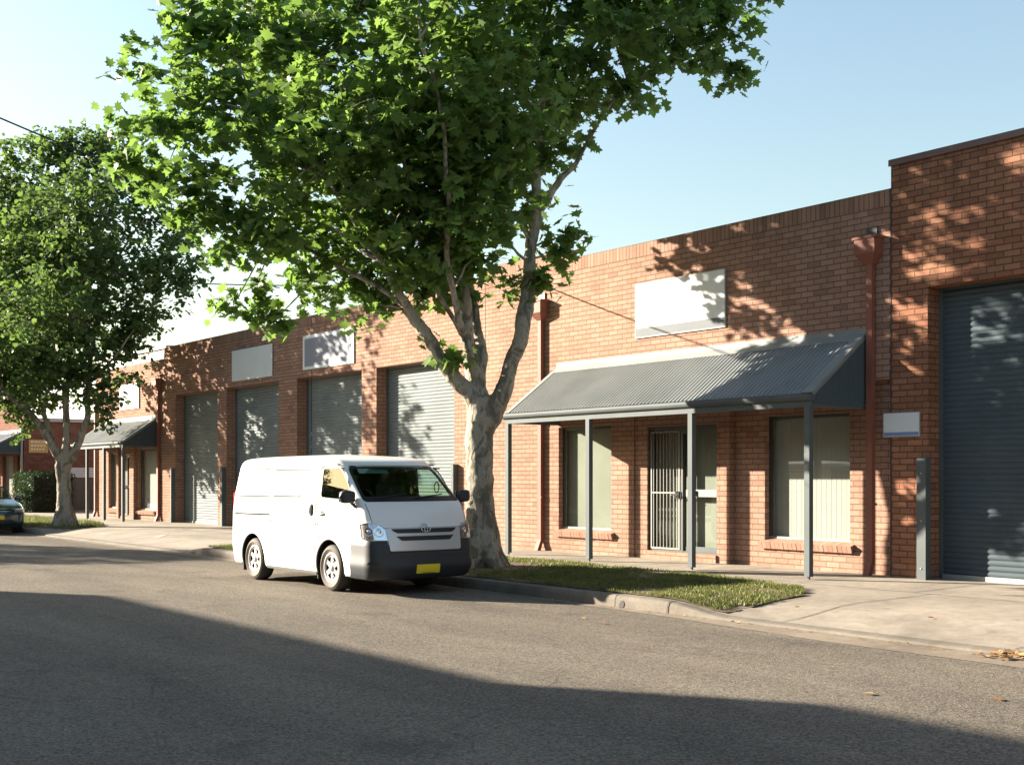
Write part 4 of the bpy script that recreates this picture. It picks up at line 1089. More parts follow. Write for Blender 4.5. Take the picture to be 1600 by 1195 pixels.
def plane_tree(label, loc, limbs, blobs, seed, leaf_n, leaf_size, shape, leafmat_, sprig_r, voxel, root_z, group, bare_d=0.0):
    root = thing('plane_tree', label, 'tree', (loc[0], loc[1], root_z), 0, group)
    inv = Matrix.Translation(root.location).inverted()
    O = Vector((loc[0], loc[1], 0))
    def P(r, h, d): return O + RT * r + FW * d + Vector((0, 0, h))
    rr = random.Random(seed)
    big = MB(); small = MB(); thin = []
    allp = []
    for k, pts in limbs.items():
        # smooth the polyline
        q = [(P(a, h, d), rad * (0.86 if k == 'trunk' else 0.72) * (1.0 if voxel < 0.03 else 0.84)) for a, h, d, rad in pts]
        S = []
        n = len(q)
        for i in range(n - 1):
            p0 = q[max(0, i - 1)]; p1 = q[i]; p2 = q[i + 1]; p3 = q[min(n - 1, i + 2)]
            for t in (0, .25, .5, .75):
                v = 0.5 * ((2 * p1[0]) + (p2[0] - p0[0]) * t + (2 * p0[0] - 5 * p1[0] + 4 * p2[0] - p3[0]) * t * t + (-p0[0] + 3 * p1[0] - 3 * p2[0] + p3[0]) * t ** 3)
                S.append((v, p1[1] * (1 - t) + p2[1] * t))
        S.append(q[-1])
        jit = 0.012 if k == 'trunk' else 0.035
        S2 = []
        for i, (v, r) in enumerate(S):
            jv = Vector((mnoise.noise(v * 1.7 + Vector((seed, 0, 0))), mnoise.noise(v * 1.7 + Vector((0, seed, 9))), 0)) * jit * 2
            knob = 1 + (0.22 * max(0, mnoise.noise(v * 2.3 + Vector((5, seed, 1)))) if k != 'trunk' else 0)
            S2.append((v + jv, r * knob))
        cut = next((i for i, s in enumerate(S2) if s[1] < voxel * 2.1), len(S2))
        if cut >= 2: big.tube([s[0] for s in S2[:cut + 1]], [s[1] for s in S2[:cut + 1]], 20 if S2[0][1] > 0.15 else 12, 0, True, 0.16, seed)
        if cut < len(S2) - 1:
            a = max(0, cut - 2)
            small.tube([s[0] for s in S2[a:]], [s[1] * 0.97 for s in S2[a:]], 8, 0, True, 0.1, seed)
        allp += [(s[0], s[1]) for s in S2[len(S2) // 4:] if k != 'trunk']
    # buttress roots
    b0 = tuple(limbs['trunk'][0][:3]) + (limbs['trunk'][0][3] * (1.0 if voxel < 0.03 else 0.8),)
    for i in range(6):
        a = i * PI / 3 + rr.uniform(-.3, .3); R0 = b0[3]
        pts = [O + Vector((math.cos(a) * R0 * f, math.sin(a) * R0 * f, z)) for f, z in ((0.35, root_z + .55), (0.7, root_z + 0.2), (1.1, root_z + 0.03), (1.45, root_z - 0.06))]
        big.tube(pts, [R0 * .42, R0 * .36, R0 * .22, R0 * .1], 10, 0, True, 0.15, seed + i)
    to = big.build('trunk', M['bark'], root); to.matrix_parent_inverse = inv
    md = to.modifiers.new('remesh', 'REMESH'); md.mode = 'VOXEL'; md.voxel_size = voxel; md.use_smooth_shade = True
    ms = to.modifiers.new('smooth', 'SMOOTH'); ms.factor = 0.5; ms.iterations = 4
    tex = bpy.data.textures.new('bark_bumps', 'CLOUDS'); tex.noise_scale = 0.16; tex.noise_depth = 3
    dm = to.modifiers.new('displace', 'DISPLACE'); dm.texture = tex; dm.strength = 0.05; dm.mid_level = 0.5; dm.texture_coords = 'LOCAL'
    # branches to every blob, sprigs inside it
    rg = np.random.default_rng(seed)
    LP = np.array([p[0] for p in allp]); LR = np.array([p[1] for p in allp])
    tot = sum(b[3] ** 2.0 for b in blobs)
    leafP = []; leafS = []
    for (r, d, h, rad) in blobs:
        c = P(r, h, d)
        dist = np.linalg.norm(LP - np.array(c), axis=1) + 0.9 * np.maximum(0, LP[:, 2] - c.z + 0.2)
        i = int(np.argmin(dist)); s = Vector(LP[i]); L0 = (c - s).length
        mid = s.lerp(c, 0.5) + Vector((0, 0, 0.12 * L0))
        r0 = min(LR[i] * 0.7, 0.016 + 0.022 * rad)
        small.tube([s, s.lerp(mid, .5) + Vector((rr.uniform(-.05, .05), rr.uniform(-.05, .05), 0.02)), mid, mid.lerp(c, .6), c], [r0, r0 * .9, r0 * .75, r0 * .6, r0 * .45], 6, 0, False, 0.1, seed)
        nl = int(leaf_n * rad ** 2.0 / tot)
        nsp = max(4, int(nl / 18))
        for k in range(nsp):
            # sprig start: shell biased
            v = Vector(rg.normal(0, 1, 3)); v.normalize()
            f = rg.uniform(0, 1) ** 0.45
            lob = 1 + 0.32 * mnoise.noise(v * 1.9 + Vector((r, d, h)))
            e = c + Vector((v.x, v.y, v.z * 0.85)) * rad * f * lob
            st = c.lerp(e, 0.55)
            if k % 2 == 0 or rad < 0.5:
                small.tube([st, st.lerp(e, .5) + Vector((0, 0, .03)), e], [0.009, 0.007, 0.004], 4, 0, False)
            dirv = (v + Vector((0, 0, 0.1))).normalized()
            m_ = 18
            t = rg.uniform(-0.5, 1.0, m_)
            pp = np.array(e)[None, :] + np.array(dirv)[None, :] * (t * sprig_r)[:, None] + rg.normal(0, sprig_r * 0.42, (m_, 3)) * np.array([1, 1, .75])
            leafP.append(pp); leafS.append(np.full(m_, 0.5 + 0.22 * mnoise.noise(e * 0.9)))
    leafP = np.concatenate(leafP); leafS = np.concatenate(leafS)
    so_ = small.build('branches', M['bark'], root); so_.matrix_parent_inverse = inv
    cr = leaves_obj('crown', leafmat_, leafP, leaf_size, seed + 1, shape, root, 0.55, leafS)
    cr.matrix_parent_inverse = inv
    return root

tree1 = plane_tree('large mottled plane tree with bright green leaves on the grass verge behind the white van', TREE1, LIMBS1, BLOBS1, 11, 32000, 0.168, MAPLE, M['leaf'], 0.235, 0.024, 0.16, 'plane trees along the street')
tree2 = plane_tree('darker plane tree by the hedge at the left, above the far office awning', (-36.0, 11.3), LIMBS2, BLOBS2, 23, 48000, 0.145, SIMPLE, M['leaf_far'], 0.26, 0.04, 0.16, 'plane trees along the street')
for (x, y, rz, lb) in ((-43.0, -3.2, 1.1, 'plane tree across the road near the far end of the opposite footpath'), ):
    c = tree2.copy(); COL.objects.link(c); c.location = (x, y, 0.05); c.scale = (0.7, 0.7, 0.7); c.rotation_euler = (0, 0, rz); c['label'] = lb
    for ch in tree2.children:
        d = ch.copy(); COL.objects.link(d); d.parent = c; d.matrix_parent_inverse = ch.matrix_parent_inverse.copy()
# fallen leaves
def litter(name, label, pts, size, seed, cat='leaves', kind=None, group=None):
    V, rg = leafcloud(name, None, np.array([(0.0, 0.0, 0.0)] * len(pts)), size, seed, MAPLE, None, 0.05)
    V = V.reshape(len(pts), len(MAPLE), 3)
    V[:, :, 2] = np.abs(V[:, :, 2]) * 0.45
    V += np.array(pts)[:, None, :]
    n = len(pts); k = len(MAPLE); tip = 7
    loops = np.array(list(range(0, tip + 1)) + [0] + list(range(tip, k)))
    F = (np.arange(n)[:, None] * k + loops[None, :]).ravel()
    o = np_mesh(name, V.reshape(-1, 3), F, np.tile([tip + 1, k - tip + 1], n), M['litter'], np.repeat(rg.uniform(0, 1, n), k))
    tag(o, label, cat, group, kind)
    return o
rg = np.random.default_rng(8)
pts = [(-5.78 + rg.normal(0, .15), KY - 0.12 + rg.normal(0, .07), 0.02 + abs(rg.normal(0, .02))) for _ in range(34)]
litter('leaf_pile', 'small heap of orange dry leaves in the gutter at the right edge', pts, 0.09, 3, 'leaf pile', 'stuff')
pts = []
for _ in range(85):
    x = rg.uniform(-12.5, -4.5); pts.append((x, KY - abs(rg.normal(0, .06)) - .02, 0.014))
litter('gutter_litter', 'crumbs of dry leaf lying along the concrete gutter', pts, 0.035, 5, 'leaf litter', 'stuff')
pts = []
for _ in range(260):
    a = rg.uniform(0, 2 * PI); r = abs(rg.normal(0, .8)) + .3
    x, y = TREE1[0] + .3 + r * math.cos(a) * 1.5, TREE1[1] + r * math.sin(a)
    if 10.3 < y < 12.8: pts.append((x, y, path_h(x, y) + 0.03))
litter('tree_litter', 'dry twigs and leaves scattered round the foot of the big plane tree', pts, 0.06, 6, 'leaf litter', 'stuff')
for i, (x, y, s, lb) in enumerate(((-10.35, 9.0, .07, 'pale dry leaf on the asphalt nearest the van front'), (-9.9, 8.85, .06, 'second pale leaf on the asphalt, right of the van'),
        (-5.45, 7.55, .11, 'curled brown leaf on sunlit asphalt at the lower right'), (-4.75, 8.1, .11, 'long pale dry leaf right of the curled brown leaf'),
        (-8.2, 8.0, .05, 'tiny pale leaf on asphalt midway to the driveway'), (-7.3, 11.1, .07, 'dry leaf lying on the concrete driveway'), (-9.0, 11.0, .08, 'brown leaf on the driveway beside the grass tip'))):
    litter('fallen_leaf', lb, [(x, y, 0.012 if y < 10 else path_h(x, y) + .012)], s, 30 + i, 'leaf', None, 'single leaves on the ground')

# ================================================================ WIRES AND POLE
def cable(name, label, a, b_, sag, r):
    m = MB(); A = Vector(a); B = Vector(b_); pts = []
    for i in range(33):
        t = i / 32; p = A.lerp(B, t); p.z -= sag * 4 * t * (1 - t); pts.append(p)
    m.tube(pts, r, 6); o = m.build(name, M['wire']); tag(o, label, 'cable'); return o
cable('service_cable', 'black overhead cable crossing the top left sky to the brick wall behind the tree', (-18.1, 14.6, 5.28), (-19, -5.0, 11.0), 1.3, 0.013)
bk = MB(); bk.box(-18.14, -18.06, 14.58, 14.665, 5.22, 5.34); bk.tube([(-18.1, 14.6, 5.28), (-18.1, 14.52, 5.30), (-18.06, 14.50, 5.34)], 0.012, 6)
tag(bk.build('cable_bracket', M['frame']), 'small hooked bracket holding the overhead cable on the brick parapet wall', 'bracket')
cable('street_cable', 'thin far cable low in the sky between the two plane trees', (-63.9, 15.4, 11.6), (-45.6, 39.2, 11.1), 0.3, 0.03)
for (x, y, lb) in ((-19, -5.0, 'timber power pole on the opposite footpath carrying the service cable'),):
    p = thing('power_pole', lb, 'pole', (x, y, 0.1))
    m = MB(); m.tube([(x, y, 0.0), (x, y, 4), (x, y, 11.6)], [0.17, 0.15, 0.11], 14); kid(m, 'pole', M['timber'], p)
    m = MB(); m.box(x - 0.9, x + 0.9, y - 0.06, y + 0.06, 10.7, 10.82); kid(m, 'crossarm', M['timber'], p)

# ================================================================ OPPOSITE SIDE (behind the camera, it shades the road)
def opp(label, x0, x1, z, mat, wins, y=-5.5):
    b = thing('brick_building', label, 'building', ((x0 + x1) / 2, y, 0.15))
    m = MB()
    holes = [(-xb, -xa, zc, zd, .2) for xa, xb, zc, zd in wins]
    wall_mesh(-x1, -x0, -y, 0, z, holes, m=m)
    m.v = [(-p[0], -p[1], p[2]) for p in m.v]
    m2 = m; m2.box(x0 + 0.003, x1 - 0.003, y - 14, y - 0.35, 0, z - .003)
    m2.quad([(x0, y, z), (x1, y, z), (x1, y - .36, z), (x0, y - .36, z)]);
    for x in (x0, x1): m2.quad([(x, y, 0), (x, y - .36, 0), (x, y - .36, z), (x, y, z)])
    kid(m2, 'wall', [M[mat]], b)
    for xa, xb, zc, zd in wins:
        g = MB(); g.box(xa, xb, y - .2, y - .17, zc, zd); kid(g, 'window', M['frame'], b)
opp('tall brick building across the street, behind the viewpoint', -25.6, 22, 7.87, 'brick', [(-22, -19, 3.8, 5.6), (-17, -14, 3.8, 5.6), (-12, -9, 3.8, 5.6), (-22, -18, .2, 3.2), (-14, -11, .9, 2.6), (-6, -2, .2, 3.4), (4, 8, .9, 2.6)])
opp('lower brick building across the street beside the taller one', -34.4, -25.61, 7.06, 'brick_far', [(-33, -30, .9, 2.6), (-29, -27, .2, 2.6)])
opp('unseen low brick building opposite, lengthened to block the low sky', -170, -44.5, 4.7, 'brick_far', [(-60, -57, .9, 2.6), (-50, -46, .2, 3.0)])  # length and height shaped to keep bright low sky out of window reflections

# ================================================================ VEHICLES
def smooth_table(zs, vs):
    zz = np.linspace(zs[0], zs[-1], 400); vv = np.interp(zz, zs, vs)
    w = 13; k = np.hanning(w + 2)[1:-1]; k /= k.sum()
    pad = np.concatenate([np.full(w // 2, vv[0]) + (np.arange(-(w // 2), 0)) * (vv[1] - vv[0]), vv, np.full(w // 2, vv[-1]) + np.arange(1, w // 2 + 1) * (vv[-1] - vv[-2])])
    vv = np.convolve(pad, k, 'valid')
    return lambda z: float(np.interp(z, zz, vv))

class Shell:
    """car body as a stack of plan outlines. x forward (front most = 0), y lateral, z up"""
    def __init__(s, xf, xr, hw, nose, rc, rcr=0.12):
        s.xf, s.xr, s.hw, s.nose, s.rc, s.rcr = xf, xr, hw, nose, rc, rcr
        s.cache = {}
    def half(s, z):
        """half outline from front centre round the +y side to rear centre"""
        key = round(z, 4)
        if key in s.cache: return s.cache[key]
        xf, xr, w, b = s.xf(z), s.xr(z), s.hw(z), s.nose(z); rc = min(s.rc(z), w * .6)
        P = []
        yc = w - rc
        for i in range(14):
            y = yc * i / 13; P.append((xf - b * (y / yc) ** 2.2, y))
        x0 = xf - b
        for i in range(1, 11):
            a = PI / 2 * i / 10
            # elliptic corner
            P.append((x0 - rc * 1.15 * (1 - math.cos(a)) - 0.0, yc + rc * math.sin(a)))
        xs = P[-1][0]; r2 = min(s.rcr, w * .5)
        for i in range(1, 41): P.append((xs + (xr + r2 - xs) * i / 40, w))
        for i in range(1, 9):
            a = PI / 2 * i / 8; P.append((xr + r2 - r2 * math.sin(a), w - r2 + r2 * math.cos(a)))
        for i in range(1, 9): P.append((xr, (w - r2) * (1 - i / 8)))
        A = np.array(P); d = np.concatenate([[0], np.cumsum(np.linalg.norm(np.diff(A, axis=0), axis=1))])
        s.cache[key] = (A, d)
        return s.cache[key]
    def ring(s, z, inset=0.0):
        A, _ = s.half(z)
        full = [(x, y) for x, y in A] + [(x, -y) for x, y in A[-2:0:-1]]
        return full
    def S(s, sv, z, off=0.0):
        """sv signed arclength from front centre (+ towards -y, the viewer side)"""
        def raw(sv, z):
            A, d = s.half(z); a = abs(sv)
            x = np.interp(a, d, A[:, 0]); y = np.interp(a, d, A[:, 1])
            return Vector((x, -y if sv >= 0 else y, z))
        p = raw(sv, z)
        if off:
            e = 0.012; t1 = raw(sv + e, z) - raw(sv - e, z); t2 = raw(sv, z + e) - raw(sv, z - e)
            n = t1.cross(t2).normalized()
            c = Vector((-0.8, 0, z))
            if n.dot(p - c) < 0: n = -n
            p = p + n * off
        return p
    def F(s, y, z, off=0.0):
        """front projection"""
        A, d = s.half(z); k = 25
        sv = float(np.interp(abs(y), A[:k, 1], d[:k])); return s.S(sv if y <= 0 else -sv, z, off)
    def side(s, x, z, sgn=-1, off=0.0):
        e = 0.01
        dz = (s.hw(z + e) - s.hw(z - e)) / (2 * e)
        n = Vector((0, sgn, -dz * 1.0)).normalized()
        return Vector((x, sgn * s.hw(z), z)) + n * off

def rpoly(pts, r, n=5):
    """rounded polygon"""
    out = []; N_ = len(pts)
    for i in range(N_):
        p = Vector(pts[i]); a = Vector(pts[i - 1]); b = Vector(pts[(i + 1) % N_])
        rr_ = r[i] if isinstance(r, (list, tuple)) else r
        u = (a - p); v = (b - p); rr_ = min(rr_, u.length * .45, v.length * .45)
        p1 = p + u.normalized() * rr_; p2 = p + v.normalized() * rr_
        for k in range(n + 1):
            t = k / n; out.append(tuple(p1.lerp(p, t).lerp(p.lerp(p2, t), t)))
    return out
def densify(poly, step=0.05):
    out = []
    for i in range(len(poly)):
        a = Vector(poly[i]); b = Vector(poly[(i + 1) % len(poly)]); n = max(1, int((b - a).length / step))
        for k in range(n): out.append(tuple(a.lerp(b, k / n)))
    return out
def patch(m, fn, poly, off, depth=0.0, mi=0, rings=6, step=0.05, hole=None):
    poly = densify(poly, step)
    cx = sum(p[0] for p in poly) / len(poly); cy = sum(p[1] for p in poly) / len(poly)
    rows = []
    if hole is None:
        for k in range(rings + 1):
            f = 1 - k / rings * 0.999
            rows.append([fn(cx + (p[0] - cx) * f, cy + (p[1] - cy) * f, off) for p in poly])
    else:
        for f in (1.0, 0.0):
            rows.append([fn(p[0] * f + q[0] * (1 - f), p[1] * f + q[1] * (1 - f), off) for p, q in zip(poly, hole)])
    m.grid(rows, mi, True, True)
    if depth:
        m.grid([[fn(p[0], p[1], off - depth) for p in poly], rows[0]], mi, False, True)
def rimpatch(m, fn, poly, width, off, depth=0.0, mi=0, step=0.05):
    poly = densify(poly, step); n = len(poly)
    inn = []
    A = sum(poly[i][0] * poly[(i + 1) % n][1] - poly[(i + 1) % n][0] * poly[i][1] for i in range(n))
    sg = 1 if A > 0 else -1
    for i in range(n):
        a = Vector(poly[i - 1]); b = Vector(poly[(i + 1) % n]); t = (b - a).normalized()
        nn = Vector((-t.y, t.x)) * sg; inn.append((poly[i][0] + nn.x * width, poly[i][1] + nn.y * width))
    r0 = [fn(p[0], p[1], off) for p in poly]; r1 = [fn(p[0], p[1], off) for p in inn]
    m.grid([r0, r1], mi, True, True)
    if depth:
        m.grid([[fn(p[0], p[1], off - depth) for p in poly], r0], mi, False, True)
        m.grid([r1, [fn(p[0], p[1], off - depth) for p in inn]], mi, False, True)
def strip(m, fn, pts, w, off=0.002, mi=0):
    P = []
    for a, b in zip(pts[:-1], pts[1:]):
        n = max(1, int((Vector(b) - Vector(a)).length / 0.06))
        for k in range(n): P.append(Vector(a).lerp(Vector(b), k / n))
    P.append(Vector(pts[-1])); r0, r1 = [], []
    for i, p in enumerate(P):
        t = (P[min(i + 1, len(P) - 1)] - P[max(i - 1, 0)]).normalized(); n = Vector((-t.y, t.x)) * w / 2
        r0.append(fn(p.x + n.x, p.y + n.y, off)); r1.append(fn(p.x - n.x, p.y - n.y, off))
    m.grid([r0, r1], mi, True)

def shell_mesh(sh, zs, name, mat, top=True, xclamp=None):
    m = MB(); rows = []
    for z in zs:
        r = sh.ring(z); rows.append([(max(x, xclamp) if xclamp is not None else x, y, z) for x, y in r])
    m.grid(rows, 0, True, True)
    m.fan(rows[0], 0, False, True); m.fan(rows[-1], 0, True)
    o = m.build(name, mat); fixnormals(o)
    return o
def cutter_prism(poly, axis, a, b):
    m = MB()
    if axis == 'x': R0 = [(a, p[0], p[1]) for p in poly]; R1 = [(b, p[0], p[1]) for p in poly]
    else: R0 = [(p[0], a, p[1]) for p in poly]; R1 = [(p[0], b, p[1]) for p in poly]
    m.grid([R0, R1], 0, False, True); m.fan(R0, 0, False, True); m.fan(R1)
    o = m.build('cutter', M['dark']); fixnormals(o); return o
def boolean(o, cutters, inner_mat):
    o.data.materials.append(inner_mat)
    for c in cutters:
        c.data.materials.clear(); c.data.materials.append(o.data.materials[0]); c.data.materials.append(inner_mat)
        for p in c.data.polygons: p.material_index = 1
        md = o.modifiers.new('b', 'BOOLEAN'); md.operation = 'DIFFERENCE'; md.object = c; md.solver = 'EXACT'
    bpy.context.view_layer.update()
    dg = bpy.context.evaluated_depsgraph_get()
    me = bpy.data.meshes.new_from_object(o.evaluated_get(dg))
    o.modifiers.clear(); old = o.data; o.data = me; bpy.data.meshes.remove(old)
    for c in cutters:
        d = c.data; bpy.data.objects.remove(c); bpy.data.meshes.remove(d)
    return o

def wheel(par, x, y, r, w, sgn, spokes=6, mats=None):
    """sgn -1: outer face towards -y"""
    t = MB(); ro = r; ri = r * 0.64
    prof = [(ri, 0.0), (ri + .012, -.012), (ro * .80, -.016), (ro * .81, -.021), (ro * .83, -.021), (ro * .84, -.016), (ro * .93, -.008), (ro * .975, .008), (ro, .03), (ro, w - .03), (ro * .975, w - .008), (ri, w)]
    t.lathe([(a, sgn * -1 * b if False else (b if sgn < 0 else -b)) for a, b in prof[:6]], (x, y, r), 'y', 48, 1)
    t.lathe([(a, (b if sgn < 0 else -b)) for a, b in prof[5:]], (x, y, r), 'y', 48, 0)
    ob = t.build('tyre', [M['rubber'], M['tyre_wall']], par)
    q = MB(); S = 1 if sgn < 0 else -1
    q.lathe([(ri + .004, S * -.004), (ri - .008, S * -.010), (ri - .022, S * -.004), (ri - .03, S * .012)], (x, y, r), 'y', 48, 0)
    q.lathe([(ri - .03, S * .012), (ri - .03, S * .06), (0.0, S * .06)], (x, y, r), 'y', 48, 1)
    q.lathe([(0.0, S * -.012), (r * .13, S * -.010), (r * .15, S * .004), (r * .17, S * .012)], (x, y, r), 'y', 32, 0)
    nh = spokes
    rows = []
    rin, rout = r * .25, ri - .045
    radii = [r * .14, rin, rin + .001, (rin + rout) / 2, rout - .001, rout, ri - .02]
    NA = nh * 20
    for rad in radii:
        row = []
        for j in range(NA):
            a = 2 * PI * j / NA + PI / 2; ph = (j % 20) / 20.0
            row.append((x + rad * math.cos(a), y + S * (.004 + .010 * math.sin(PI * min(1, (rad - r * .14) / (ri - r * .14)))), r + rad * math.sin(a)))
        rows.append(row)
    b0 = len(q.v)
    for row in rows: q.v += row
    for i in range(len(rows) - 1):
        for j in range(NA):
            ph = ((j + .5) % 20) / 20.0; d = abs(ph - .5)
            fr = 0.5 * (radii[i] + radii[i + 1])
            hw = .15 + .19 * (fr - rin) / (rout - rin)
            if rin < fr < rout and d < hw: continue
            k2 = (j + 1) % NA
            q.f.append((b0 + i * NA + j, b0 + i * NA + k2, b0 + (i + 1) * NA + k2, b0 + (i + 1) * NA + j)); q.mi.append(0); q.sm.append(True); q.uv.append(None)
    q.build('hubcap', [M['hubcap'], M['dark']], ob)
    return ob

def seatobj(par, x, y, z):
    m = MB()
    m.box(x - .25, x + .25, y - .25, y + .25, z, z + .15); m.box(x - .32, x - .2, y - .25, y + .25, z + .1, z + .68); m.box(x - .31, x - .23, y - .12, y + .12, z + .7, z + .88)
    bevel(m.build('seat', M['seat'], par), 0.04, 3)

# ---------------------------------------------------------------- white van
def build_van():
    v = thing('delivery_van', 'white panel van with dark bumper and mirrors parked in front of the big plane tree', 'van', (-13.86, 9.22, 0.0))
    HWT = smooth_table([.2, .3, .5, .8, 1.05, 1.3, 1.6, 1.74, 1.80, 1.85, 1.885, 1.91, 1.93, 1.94], [.80, .825, .842, .842, .840, .832, .800, .784, .772, .748, .70, .56, .30, .03])
    XF = smooth_table([.2, .26, .36, .6, .74, .9, 1.1, 1.24, 1.30, 1.70, 1.77, 1.82, 1.86, 1.90, 1.93, 1.94], [-.09, -.03, -.0, -.0, -.03, -.07, -.15, -.235, -.31, -.80, -.90, -1.0, -1.14, -1.5, -2.1, -2.3])
    XR = smooth_table([.2, .5, 1.05, 1.3, 1.75, 1.84, 1.89, 1.93, 1.94], [-4.42, -4.47, -4.46, -4.41, -4.29, -4.24, -4.13, -3.5, -2.7])
    NO = smooth_table([.2, .5, .9, 1.2, 1.3, 1.8, 1.94], [.065, .065, .065, .075, .09, .11, .05])
    RC = smooth_table([.2, .5, .9, 1.2, 1.3, 1.6, 1.8, 1.94], [.15, .15, .13, .12, .12, .11, .12, .02])
    sh = Shell(XF, XR, HWT, NO, RC, 0.13)
    zs = list(np.arange(.235, 1.78, .03)) + [1.79, 1.81, 1.83, 1.848, 1.865, 1.88, 1.895, 1.905, 1.915, 1.923, 1.93, 1.936, 1.9395]
    body = shell_mesh(sh, zs, 'body', M['vanpaint'])
    WS = [(-.765, 1.275), (.765, 1.275), (.745, 1.42), (.70, 1.66), (.665, 1.745), (-.665, 1.745), (-.70, 1.66), (-.745, 1.42)]
    wsp = rpoly(WS, [.05, .05, .2, .2, .05, .05, .2, .2])
    SW = [(-1.46, 1.72), (-.97, 1.72), (-.83, 1.60), (-.60, 1.33), (-.62, 1.285), (-1.47, 1.315)]
    swp = rpoly(SW, [.05, .12, .2, .03, .03, .05])
    # cabin cavity
    zc = list(np.arange(.95, 1.79, .06))
    cav = MB(); rows = []
    for z in zc:
        rg_ = sh.ring(z); cxx = -1.0
        rows.append([(max(-1.95, min(x - .045 if x > -1.95 else -1.95, 5)), y * (1 - .045 / .8), z) for x, y in rg_])
    cav.grid(rows, 0, False, True); cav.fan(rows[0], 0, False, True); cav.fan(rows[-1])
    cav = cav.build('cutter', M['dark']); fixnormals(cav)
    cuts = [cav, cutter_prism(densify(wsp, .1), 'x', -1.35, .1), cutter_prism(densify(swp, .1), 'y', -1, 1)]
    hubs = (-1.20, -3.63)
    for hx in hubs:
        for sg in (-1, 1):
            m = MB(); n = 40; R = .40
            pr = [(hx + R * math.cos(2 * PI * k / n), .325 + R * math.sin(2 * PI * k / n)) for k in range(n)]
            cuts.append(cutter_prism(pr, 'y', sg * .56, sg * 1.0))
    boolean(body, cuts, M['black'])
    body.parent = v
    def part(mb, name, mats, p=v, bev=0):
        o = mb.build(name, mats, p)
        if bev: bevel(o, bev, 2)
        return o
    # weather strip + glass
    Ff = lambda y, z, off: sh.F(y, z, off)
    ws = MB(); rimpatch(ws, Ff,  [(p[0] * 1.02, 1.515 + (p[1] - 1.515) * 1.05) for p in wsp], .045, .003, .012)
    w_ = part(ws, 'windscreen', M['black'])
    gl = MB(); patch(gl, Ff, [(p[0] * 1.01, 1.515 + (p[1] - 1.515) * 1.02) for p in wsp], -.004, 0, 0, 10); part(gl, 'pane', M['carglass'], w_)
    lowb = MB(); patch(lowb, Ff, [(-.75, 1.285), (.75, 1.285), (.74, 1.335), (-.74, 1.335)], -.0015, 0, 0, 3); part(lowb, 'shade_band', M['black'], w_)
    wp = MB()
    for a, b_, c, d in ((-.62, 1.30, -.10, 1.36), (.0, 1.30, .52, 1.35)):
        pts = [sh.F(a + (c - a) * t, b_ + (d - b_) * t, .014) for t in np.linspace(0, 1, 8)]
        wp.tube(pts, .008, 6)
    part(wp, 'wiper', M['black'], w_)
    for sg, nm in ((-1, 'side_window'), (1, 'side_window')):
        Sf = lambda x, z, off, sg=sg: sh.side(x, z, sg, off)
        m = MB(); rimpatch(m, Sf, swp, -.014, .002, .01); o = part(m, nm, M['black'])
        m = MB(); patch(m, Sf, swp, -.006); part(m, 'pane', M['carglass'], o)
    # pressed blank panels in the cargo sides, groove shade painted as thin dark strips
    for sg in (-1, 1):
        Sf = lambda x, z, off, sg=sg: sh.side(x, z, sg, off)
        m = MB()
        for P, R in (([(-2.98, 1.72), (-1.92, 1.72), (-1.86, 1.66), (-2.10, 1.30), (-2.98, 1.30)], .06), ([(-4.08, 1.73), (-3.08, 1.73), (-3.08, 1.29), (-4.20, 1.29)], .07)):
            rp = rpoly(P, R)
            rimpatch(m, Sf, rp, .026, .0016)
        part(m, 'pressed_panel', plain('groove_shade', (0.12, 0.12, 0.115), 1.0, 0, .02, 3, 0.0) if 'groove_shade' not in bpy.data.materials else bpy.data.materials['groove_shade'])
        m = MB()
        strip(m, Sf, [(-1.62, 1.76), (-1.62, .75), (-1.66, .40), (-1.72, .27)], .020)
        strip(m, Sf, [(-3.02, 1.76), (-3.02, .50), (-3.06, .29)], .018)
        strip(m, Sf, [(-.86, 1.72), (-1.50, 1.74), (-1.54, 1.70), (-1.54, .85), (-1.50, .60)], .020)
        strip(m, Sf, [(-.56, 1.28), (-.44, 1.15), (-.42, .73)], .013)
        strip(m, Sf, [(-4.28, 1.02), (-3.05, 1.03)], .024)
        strip(m, Sf, [(-4.1, 1.785), (-1.0, 1.775)], .017)
        strip(m, Sf, [(-3.1, .53), (-1.65, .50)], .009)
        strip(m, Sf, [(-4.3, .93), (-.5, .93)], .008)
        part(m, 'door_seams', M['seam'])
        # flared lips over the arches
        m = MB()
        for hx in hubs:
            rows = []
            for R, of in ((.398, .0), (.40, .009), (.43, .007), (.455, .0015)):
                rows.append([sh.side(hx + R * math.cos(a), .325 + R * math.sin(a), sg, of) for a in np.linspace(-.15, PI + .15, 40)])
            m.grid(rows, 0, True)
        part(m, 'arch_lip', M['vanpaint'])
        # handles
        for hx, hz in ((-1.74, 1.13), (-1.42, 1.08)):
            m = MB()
            if hx < -1.6:
                patch(m, Sf, rpoly([(hx - .045, hz - .075), (hx + .04, hz - .075), (hx + .05, hz + .075), (hx - .04, hz + .075)], .03), .003, 0, 1)
                p0 = [Sf(hx - .005, hz - .085, .006), Sf(hx - .008, hz - .04, .03), Sf(hx, hz + .04, .03), Sf(hx + .008, hz + .085, .006)]
                m.tube(p0, .014, 8)
            else:
                patch(m, Sf, rpoly([(hx - .06, hz - .03), (hx + .06, hz - .03), (hx + .06, hz + .03), (hx - .06, hz + .03)], .02), .003, 0, 1)
                m.tube([Sf(hx - .075, hz, .006), Sf(hx - .04, hz, .026), Sf(hx + .04, hz, .026), Sf(hx + .07, hz, .006)], .013, 8)
            part(m, 'door_handle', [M['silver'], M['seam']])
    # bumper
    SB = lambda s_, z, off: sh.S(s_, z, off)
    m = MB(); rows = []
